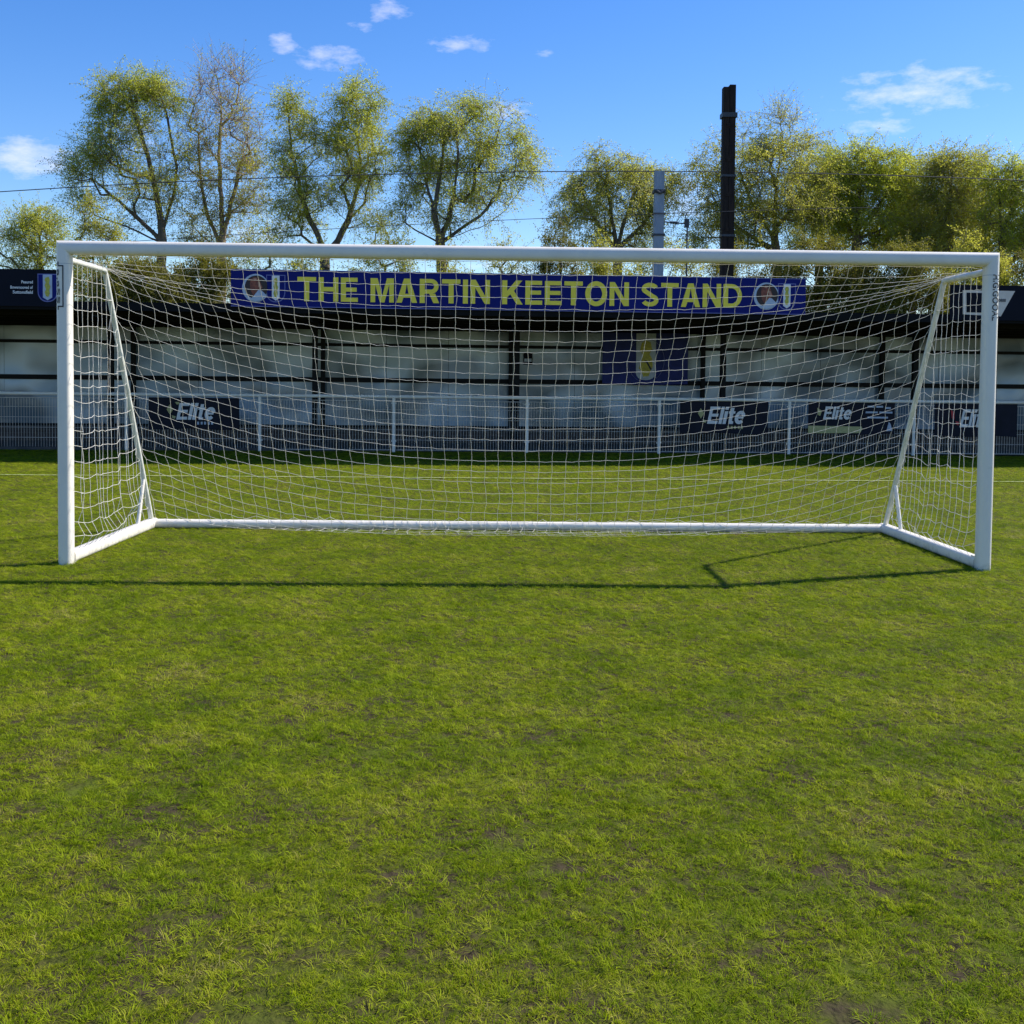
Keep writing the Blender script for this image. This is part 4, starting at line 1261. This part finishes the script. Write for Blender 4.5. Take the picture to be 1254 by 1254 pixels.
    np_mesh('trunk', np.concatenate([v1, v2, v3]), np.concatenate([f1, f2 + len(v1), f3]), MT[bark], root, smooth=True,
            second=MT['mauve_twig' if bark == 'bark_pale' else 'young_twig'], first_second=len(f1) + len(f2))
    # leaves along the twigs
    nl = R.poisson(leaves * 1.35 * lff)
    ti = np.repeat(np.arange(nt), nl); m_ = len(ti)
    u = R.uniform(0.05, 1.0, m_) ** 0.8 * SEG
    k = np.minimum(u.astype(int), SEG - 1); fr = (u - k)[:, None]
    c = pts[ti, k] * (1 - fr) + pts[ti, k + 1] * fr + R.normal(0, 0.055, (m_, 3))
    ax = R.normal(0, 1, (m_, 3)); ax[:, 2] -= 0.5 * droop; ax /= np.linalg.norm(ax, axis=1, keepdims=True)
    nn = R.normal(0, 1, (m_, 3)); sd = np.cross(ax, nn); sd /= np.linalg.norm(sd, axis=1, keepdims=True)
    sz = leaf_size * R.uniform(0.6, 1.35, m_)[:, None]
    nor = np.cross(sd, ax)
    lv = np.stack([c, c + ax * sz * 0.5 + sd * sz * 0.28 + nor * sz * 0.08, c + ax * sz, c + ax * sz * 0.5 - sd * sz * 0.28 + nor * sz * 0.08], 1).reshape(-1, 3)
    lfc = np.arange(m_ * 4).reshape(-1, 4)
    np_mesh('crown', lv, lfc, MT[leaf], root)
    return root


TY = 29.0
tree('spring_tree', 'tall tree leftmost of the high ones, bright tufted top and see-through middle', TY,
     [[(196, 455), (197, 330), (196, 270), (186, 205), (168, 150), (160, 112)], [(196, 285), (215, 220), (205, 150), (200, 110)], [(194, 300), (165, 262), (130, 235), (98, 215)], [(196, 300), (150, 275), (112, 262)]],
     [(150, 112, 30, 20, 1.5, 1.3), (196, 118, 28, 24, 1.6, 1.3), (170, 135, 44, 30, 1.0, .9), (128, 150, 16, 36, 1.3, 1.1), (130, 192, 22, 24, 1.0, 1.0), (170, 190, 48, 45, .45, .55), (105, 215, 28, 24, .9, .9), (115, 245, 30, 22, .6, .8), (180, 250, 42, 40, .4, .7), (212, 200, 14, 60, .6, .8), (150, 225, 66, 62, .45, .7)],
     'leaf_spring', 11, n_att=540, leaves=18, droop=.45)
tree('spring_tree', 'tall thin tree with bare mauve twiggy top between two leafier ones', TY + 1.2,
     [[(270, 460), (270, 320), (271, 250), (266, 180), (268, 120), (268, 90)], [(271, 290), (290, 220), (300, 150)], [(270, 300), (245, 240), (240, 160)], [(271, 270), (310, 240), (322, 200)], [(270, 300), (235, 285), (228, 260)]],
     [(268, 112, 42, 34, 1.1, .22), (270, 160, 52, 34, 1.0, .45), (240, 215, 26, 38, .9, 1.0), (275, 200, 36, 40, .7, .8), (308, 190, 20, 36, .8, .7), (300, 245, 24, 34, .7, .8), (245, 280, 30, 32, 1.0, 1.0), (285, 275, 30, 38, .8, .9)],
     'leaf_olive', 12, n_att=470, leaves=15, droop=.35, bark='bark_pale')
tree('spring_tree', 'bushy two stemmed tree with leafy heads either side of a gap', TY,
     [[(392, 460), (400, 330), (395, 300), (372, 255), (356, 190), (350, 130)], [(398, 318), (425, 275), (440, 210), (440, 140)], [(425, 275), (455, 240), (462, 200)], [(395, 305), (360, 285), (345, 250)]],
     [(350, 130, 18, 22, 1.3, 1.0), (372, 160, 22, 22, .9, .9), (352, 185, 20, 30, .8, .9), (438, 130, 26, 30, 1.6, 1.2), (440, 180, 34, 34, 1.3, 1.1), (400, 175, 26, 34, .9, .9), (452, 215, 24, 22, 1.0, 1.0), (360, 235, 28, 36, 1.1, 1.0), (400, 240, 26, 30, .6, .8), (355, 280, 24, 20, .9, 1.0), (438, 265, 28, 22, .5, .7), (400, 215, 66, 84, .4, .75)],
     'leaf_spring', 13, n_att=560, leaves=19, droop=.5)
tree('spring_tree', 'round drooping tree with dark limbs spreading from one low fork', TY - .6,
     [[(541, 460), (541, 330), (540, 300), (534, 262), (520, 220), (512, 180)], [(541, 300), (556, 250), (562, 190), (560, 140)], [(541, 300), (585, 268), (615, 235), (636, 195)], [(540, 305), (565, 288), (600, 275), (632, 245), (650, 215)], [(540, 305), (500, 280), (482, 262)], [(536, 265), (540, 210), (545, 150)]],
     [(520, 160, 30, 26, 1.2, 1.1), (558, 140, 36, 26, 1.2, 1.1), (590, 130, 16, 18, .8, .8), (540, 180, 44, 34, 1.0, 1.0), (510, 200, 24, 36, 1.0, 1.0), (600, 190, 30, 32, 1.2, 1.1), (638, 175, 20, 28, 1.1, 1.0), (645, 215, 18, 20, .9, .9), (560, 225, 34, 26, .8, .9), (505, 245, 22, 24, .9, .9), (600, 225, 26, 20, .5, .7), (480, 265, 22, 18, .6, .8), (550, 265, 30, 25, .4, .7), (572, 205, 86, 80, .45, .75)],
     'leaf_spring', 14, n_att=640, leaves=18, droop=.85)
tree('spring_tree', 'lower weeping tree standing left of the grey mast', TY,
     [[(757, 460), (757, 330), (752, 280), (742, 230), (745, 190)], [(756, 310), (770, 255), (785, 215)], [(755, 300), (725, 265), (708, 235)], [(757, 305), (800, 262), (820, 230)]],
     [(745, 195, 26, 16, 1.2, .9), (715, 222, 24, 20, 1.1, 1.0), (760, 220, 34, 26, 1.1, 1.0), (795, 230, 26, 26, 1.2, 1.0), (822, 235, 15, 24, 1.0, .9), (735, 262, 36, 34, .8, .9), (790, 275, 36, 30, .7, .9), (700, 262, 16, 26, .8, .9), (758, 245, 76, 64, .4, .8)],
     'leaf_willow', 15, n_att=520, leaves=18, droop=1.0)
tree('spring_tree', 'broad tree with thin brownish top beside the dark mast', TY,
     [[(952, 460), (952, 330), (950, 270), (955, 210), (962, 160)], [(951, 290), (920, 245), (905, 205)], [(951, 280), (985, 235), (998, 190)], [(952, 300), (890, 270), (866, 225)]],
     [(965, 152, 30, 16, 1.0, .35), (955, 180, 42, 22, 1.0, .75), (925, 205, 34, 28, 1.1, 1.0), (990, 200, 26, 32, .9, .8), (868, 210, 22, 26, 1.0, .9), (880, 250, 26, 30, 1.1, 1.0), (940, 240, 42, 34, 1.2, 1.1), (985, 260, 36, 32, 1.1, 1.0), (920, 285, 42, 28, 1.1, 1.0), (862, 285, 18, 24, 1.1, 1.0), (930, 225, 82, 84, .45, .8)],
     'leaf_olive', 16, n_att=680, leaves=20, droop=.55)
tree('spring_tree', 'dense bright yellow green tree right of the brownish topped one', TY + .8,
     [[(1050, 460), (1050, 330), (1048, 270), (1050, 220), (1055, 190)], [(1049, 290), (1020, 250), (1012, 210)], [(1049, 280), (1085, 240), (1100, 205)], [(1050, 300), (1100, 275), (1115, 250)]],
     [(1045, 195, 32, 20, 1.2, 1.0), (1090, 205, 30, 20, 1.1, 1.0), (1025, 215, 26, 26, 1.0, 1.0), (1060, 230, 40, 30, 1.4, 1.2), (1105, 235, 22, 28, 1.1, 1.0), (1020, 260, 30, 30, 1.1, 1.1), (1065, 275, 42, 30, 1.2, 1.1), (1105, 280, 28, 26, 1.0, 1.0)],
     'leaf_bright', 17, n_att=640, leaves=24, droop=.55)
tree('spring_tree', 'loose open tree rising just left of the right goal post', TY,
     [[(1158, 460), (1160, 330), (1158, 270), (1165, 215), (1168, 190)], [(1159, 290), (1140, 235), (1140, 200)], [(1160, 285), (1185, 240), (1190, 205)]],
     [(1165, 205, 34, 18, 1.0, .75), (1140, 225, 20, 26, .8, .75), (1180, 235, 22, 30, .8, .8), (1155, 260, 36, 28, .8, .9), (1165, 300, 40, 30, 1.0, 1.0), (1130, 295, 18, 26, .9, 1.0)],
     'leaf_olive', 18, n_att=560, leaves=20, droop=.6)
tree('spring_tree', 'tree at the right edge of the view, cut by the picture side', TY - 1.0,
     [[(1228, 460), (1228, 330), (1226, 270), (1222, 225), (1220, 200)], [(1227, 290), (1250, 240), (1262, 215)], [(1228, 300), (1290, 260), (1310, 230)]],
     [(1222, 210, 24, 18, 1.0, .9), (1252, 225, 30, 22, 1.1, 1.0), (1215, 250, 20, 30, .8, .8), (1248, 270, 34, 32, 1.0, 1.0), (1300, 240, 34, 32, 1.0, 1.0), (1225, 305, 28, 26, .9, .9), (1290, 300, 44, 34, 1.0, 1.0)],
     'leaf_bright', 19, n_att=600, leaves=20, droop=.6)
tree('spring_tree', 'second row tree between the brownish topped tree and the bright dense tree', TY + 4,
     [[(1004, 470), (1004, 330), (1006, 270), (1004, 215)], [(1005, 290), (985, 240)], [(1005, 285), (1026, 235)]],
     [(1006, 205, 26, 22, 1.0, .8), (985, 235, 30, 28, 1.0, 1.0), (1028, 235, 28, 28, 1.0, 1.0), (1004, 275, 46, 34, 1.2, 1.0)],
     'leaf_spring', 21, n_att=330, leaves=18, droop=.5)
tree('spring_tree', 'second row tree between the bright dense tree and the loose open one', TY + 4.5,
     [[(1118, 470), (1118, 330), (1120, 270), (1118, 215)], [(1119, 290), (1098, 240)], [(1119, 285), (1142, 240)]],
     [(1118, 208, 30, 20, 1.0, .8), (1100, 240, 28, 28, 1.0, 1.0), (1145, 240, 28, 30, 1.0, .9), (1120, 280, 50, 34, 1.2, 1.0)],
     'leaf_bright', 22, n_att=340, leaves=18, droop=.5)
tree('spring_tree', 'tree in the second row seen just above the right top corner of the goal', TY + 4,
     [[(1200, 470), (1200, 330), (1202, 270), (1200, 220)], [(1201, 290), (1182, 240)], [(1201, 285), (1222, 240)]],
     [(1200, 208, 24, 20, 1.0, .8), (1186, 245, 26, 30, 1.0, .9), (1222, 245, 28, 30, 1.0, 1.0), (1200, 285, 46, 32, 1.2, 1.0)],
     'leaf_olive', 23, n_att=330, leaves=18, droop=.5)
tree('spring_tree', 'small rounded tree low at the left edge beyond the stand', TY + 3,
     [[(50, 470), (50, 330), (48, 300), (44, 270)], [(49, 320), (25, 295), (14, 282)], [(50, 315), (66, 285)]],
     [(50, 268, 24, 18, 1.2, 1.1), (38, 290, 30, 22, 1.0, 1.0), (14, 292, 14, 20, .7, .5), (62, 300, 18, 26, 1.0, 1.0), (35, 318, 34, 16, .9, .9), (-30, 300, 30, 26, .8, .9)],
     'leaf_spring', 20, n_att=260, leaves=18, droop=.4, r_trunk=.12)
BG = 'bushes behind the stand'
def bush(label, cx, top, w, Y, leaf, seed, n=150, leafy=1.0, leaves=20):
    bot = 402
    h = bot - top
    tree('bush', label, Y, [[(cx, 466), (cx, 380), (cx + random.uniform(-8, 8), top + h * .45)], [(cx, 375), (cx - w * .55, top + h * .6)], [(cx, 378), (cx + w * .5, top + h * .5)]],
         [(cx - w * .1, top + h * .22, w * .45, h * .24, 1.0, leafy), (cx - w * .5, top + h * .5, w * .5, h * .32, 1.0, leafy), (cx + w * .5, top + h * .48, w * .5, h * .34, 1.0, leafy), (cx, top + h * .74, w * 1.1, h * .30, 1.5, leafy)],
         leaf, seed, n_att=n, leaves=leaves, droop=.4, r_trunk=.09, cat='bush', group=BG, twig_len=.6)


bush('olive bush beside the foot of the left tall tree, right of the small rounded tree', 112, 243, 38, 26.5, 'leaf_olive', 31, 190, 1.1)
bush('dark bush seen through the net left of the blue sign', 178, 316, 66, 23.5, 'leaf_hedge', 32, 300, 1.3, 28)
bush('dark green bush seen through the net touching the left end of the blue sign', 262, 312, 54, 24.0, 'leaf_hedge', 33, 270, 1.3, 28)
bush('low bush under the two stemmed tree above the first word of the sign', 388, 292, 52, 25.5, 'leaf_olive', 34, 140, .9)
bush('slim bush with upright sprays left of the round drooping tree trunk', 470, 262, 36, 26.0, 'leaf_willow', 35, 130, .85)
bush('sparse bush between the round drooping tree and the weeping tree', 618, 285, 34, 26.0, 'leaf_willow', 36, 90, .7)
bush('dark upright bush at the left foot of the weeping tree', 684, 246, 26, 26.0, 'leaf_hedge', 37, 130, 1.2)
bush('bush filling the gap behind the grey mast', 820, 290, 44, 25.5, 'leaf_olive', 38, 130, .9)
bush('dark bush low behind the dark mast', 905, 300, 56, 24.5, 'leaf_hedge', 39, 170, 1.1, 24)
bush('dark bush above the right end of the blue sign', 1010, 292, 64, 24.5, 'leaf_hedge', 40, 320, 1.3, 28)
bush('dark bush under the bright tree seen through the net right of the sign', 1108, 298, 62, 24.0, 'leaf_hedge', 41, 300, 1.3, 28)
bush('thin sprays of a bush between the bare topped tree and the two stemmed tree', 325, 268, 30, 26.5, 'leaf_willow', 44, 80, .7)
bush('low leafy bush around the trunk of the round drooping tree', 546, 300, 50, 25.5, 'leaf_olive', 45, 110, .8)
bush('wide bush below the weeping tree above the fourth word of the sign', 752, 296, 56, 25.0, 'leaf_olive', 46, 150, 1.0)
bush('bush behind the right goal post', 1200, 288, 54, 25.0, 'leaf_olive', 42, 170, 1.1)
bush('bush beyond the right goal post at the picture edge', 1282, 282, 50, 25.0, 'leaf_hedge', 43, 150, 1.1)

# ------------------------------------------------------------------ sky and sun
SUN = Vector((0.93, 0.33, 1.0)).normalized()
sun = bpy.data.lights.new('sun', 'SUN')
sun.energy = 5.0; sun.angle = radians(0.53); sun.color = (1.0, 0.95, 0.86)
sun_o = bpy.data.objects.new('sun', sun); COL.objects.link(sun_o)
sun_o.rotation_euler = SUN.to_track_quat('Z', 'Y').to_euler()
sun_o.location = (30, 20, 40)

wd = bpy.data.worlds.new('World'); S.world = wd; wd.use_nodes = True
nt = wd.node_tree; N, L = nt.nodes, nt.links
bg = N['Background']
sky = N.new('ShaderNodeTexSky'); sky.sky_type = 'NISHITA'; sky.sun_disc = False
sky.sun_elevation = math.asin(SUN.z); sky.sun_rotation = atan2(SUN.x, SUN.y)
sky.air_density = 1.0; sky.dust_density = 0.3; sky.ozone_density = 3.5
tc = N.new('ShaderNodeTexCoord')
sp3 = N.new('ShaderNodeSeparateXYZ'); L.new(tc.outputs['Generated'], sp3.inputs[0])
az = mth('ARCTAN2', sp3.outputs['X'], sp3.outputs['Y'])
el = mth('ARCSINE', sp3.outputs['Z'])
cv = N.new('ShaderNodeCombineXYZ'); L.new(az, cv.inputs['X']); L.new(mth('MULTIPLY', el, 2.3), cv.inputs['Y'])


def wnoise(scale, detail, rough):
    n = N.new('ShaderNodeTexNoise'); n.inputs['Scale'].default_value = scale; n.inputs['Detail'].default_value = detail; n.inputs['Roughness'].default_value = rough
    L.new(cv.outputs[0], n.inputs['Vector']); return n.outputs['Fac']


nA = wnoise(42, 8, 0.62)
clouds = [(35, 193, 62, 28, 1.1), (344, 53, 24, 15, .75), (405, 71, 54, 20, .85), (475, 14, 36, 17, .85), (566, 54, 56, 13, .75), (620, 135, 46, 13, .8), (664, 64, 16, 7, .5),
          (1120, 110, 115, 34, .85), (1165, 95, 60, 18, .85), (1060, 100, 50, 14, .6), (1076, 155, 54, 12, .8), (838, 245, 44, 34, .75), (165, 165, 40, 40, .5), (325, 285, 60, 30, .7), (440, 34, 30, 8, .4), (620, 330, 60, 20, .6)]
tot = None
for (px, py, rx, ry, am) in clouds:
    d = ray(px, py); d = d / np.linalg.norm(d)
    a0, e0 = atan2(d[0], d[1]), math.asin(d[2])
    du = mth('DIVIDE', mth('SUBTRACT', az, a0), rx / FPX); dv = mth('DIVIDE', mth('SUBTRACT', el, e0), ry / FPX)
    rr = mth('ADD', mth('MULTIPLY', du, du), mth('MULTIPLY', dv, dv))
    mk = mth('MULTIPLY', mth('SUBTRACT', 1.0, rr, clamp=True), am)
    tot = mk if tot is None else mth('MAXIMUM', tot, mk)
cl = mth('MULTIPLY', tot, 1.0)
cf = mth('MULTIPLY_ADD', mth('ADD', mth('MULTIPLY', nA, 1.9), mth('MULTIPLY', tot, 0.75)), 1.0, -1.22, clamp=True)
cf = mth('MULTIPLY', mth('MULTIPLY', cf, mth('MINIMUM', mth('MULTIPLY', tot, 4.0), 1.0)), 0.62)
mix = N.new('ShaderNodeMix'); mix.data_type = 'RGBA'
hs = N.new('ShaderNodeHueSaturation'); hs.inputs['Saturation'].default_value = 1.33; hs.inputs['Hue'].default_value = 0.513; hs.inputs['Value'].default_value = 1.12
L.new(sky.outputs[0], hs.inputs['Color'])
L.new(cf, mix.inputs['Factor']); L.new(hs.outputs[0], mix.inputs['A'])
mix.inputs['B'].default_value = (7.4, 7.2, 7.9, 1)
L.new(mix.outputs['Result'], bg.inputs['Color'])
bg.inputs['Strength'].default_value = 0.122

# ------------------------------------------------------------------ render settings
S.view_settings.view_transform = 'Standard'
S.view_settings.look = 'None'
S.view_settings.exposure = 0.48
S.view_settings.gamma = 1.0
S.render.engine = 'CYCLES'
S.cycles.max_bounces = 8
S.cycles.transparent_max_bounces = 8
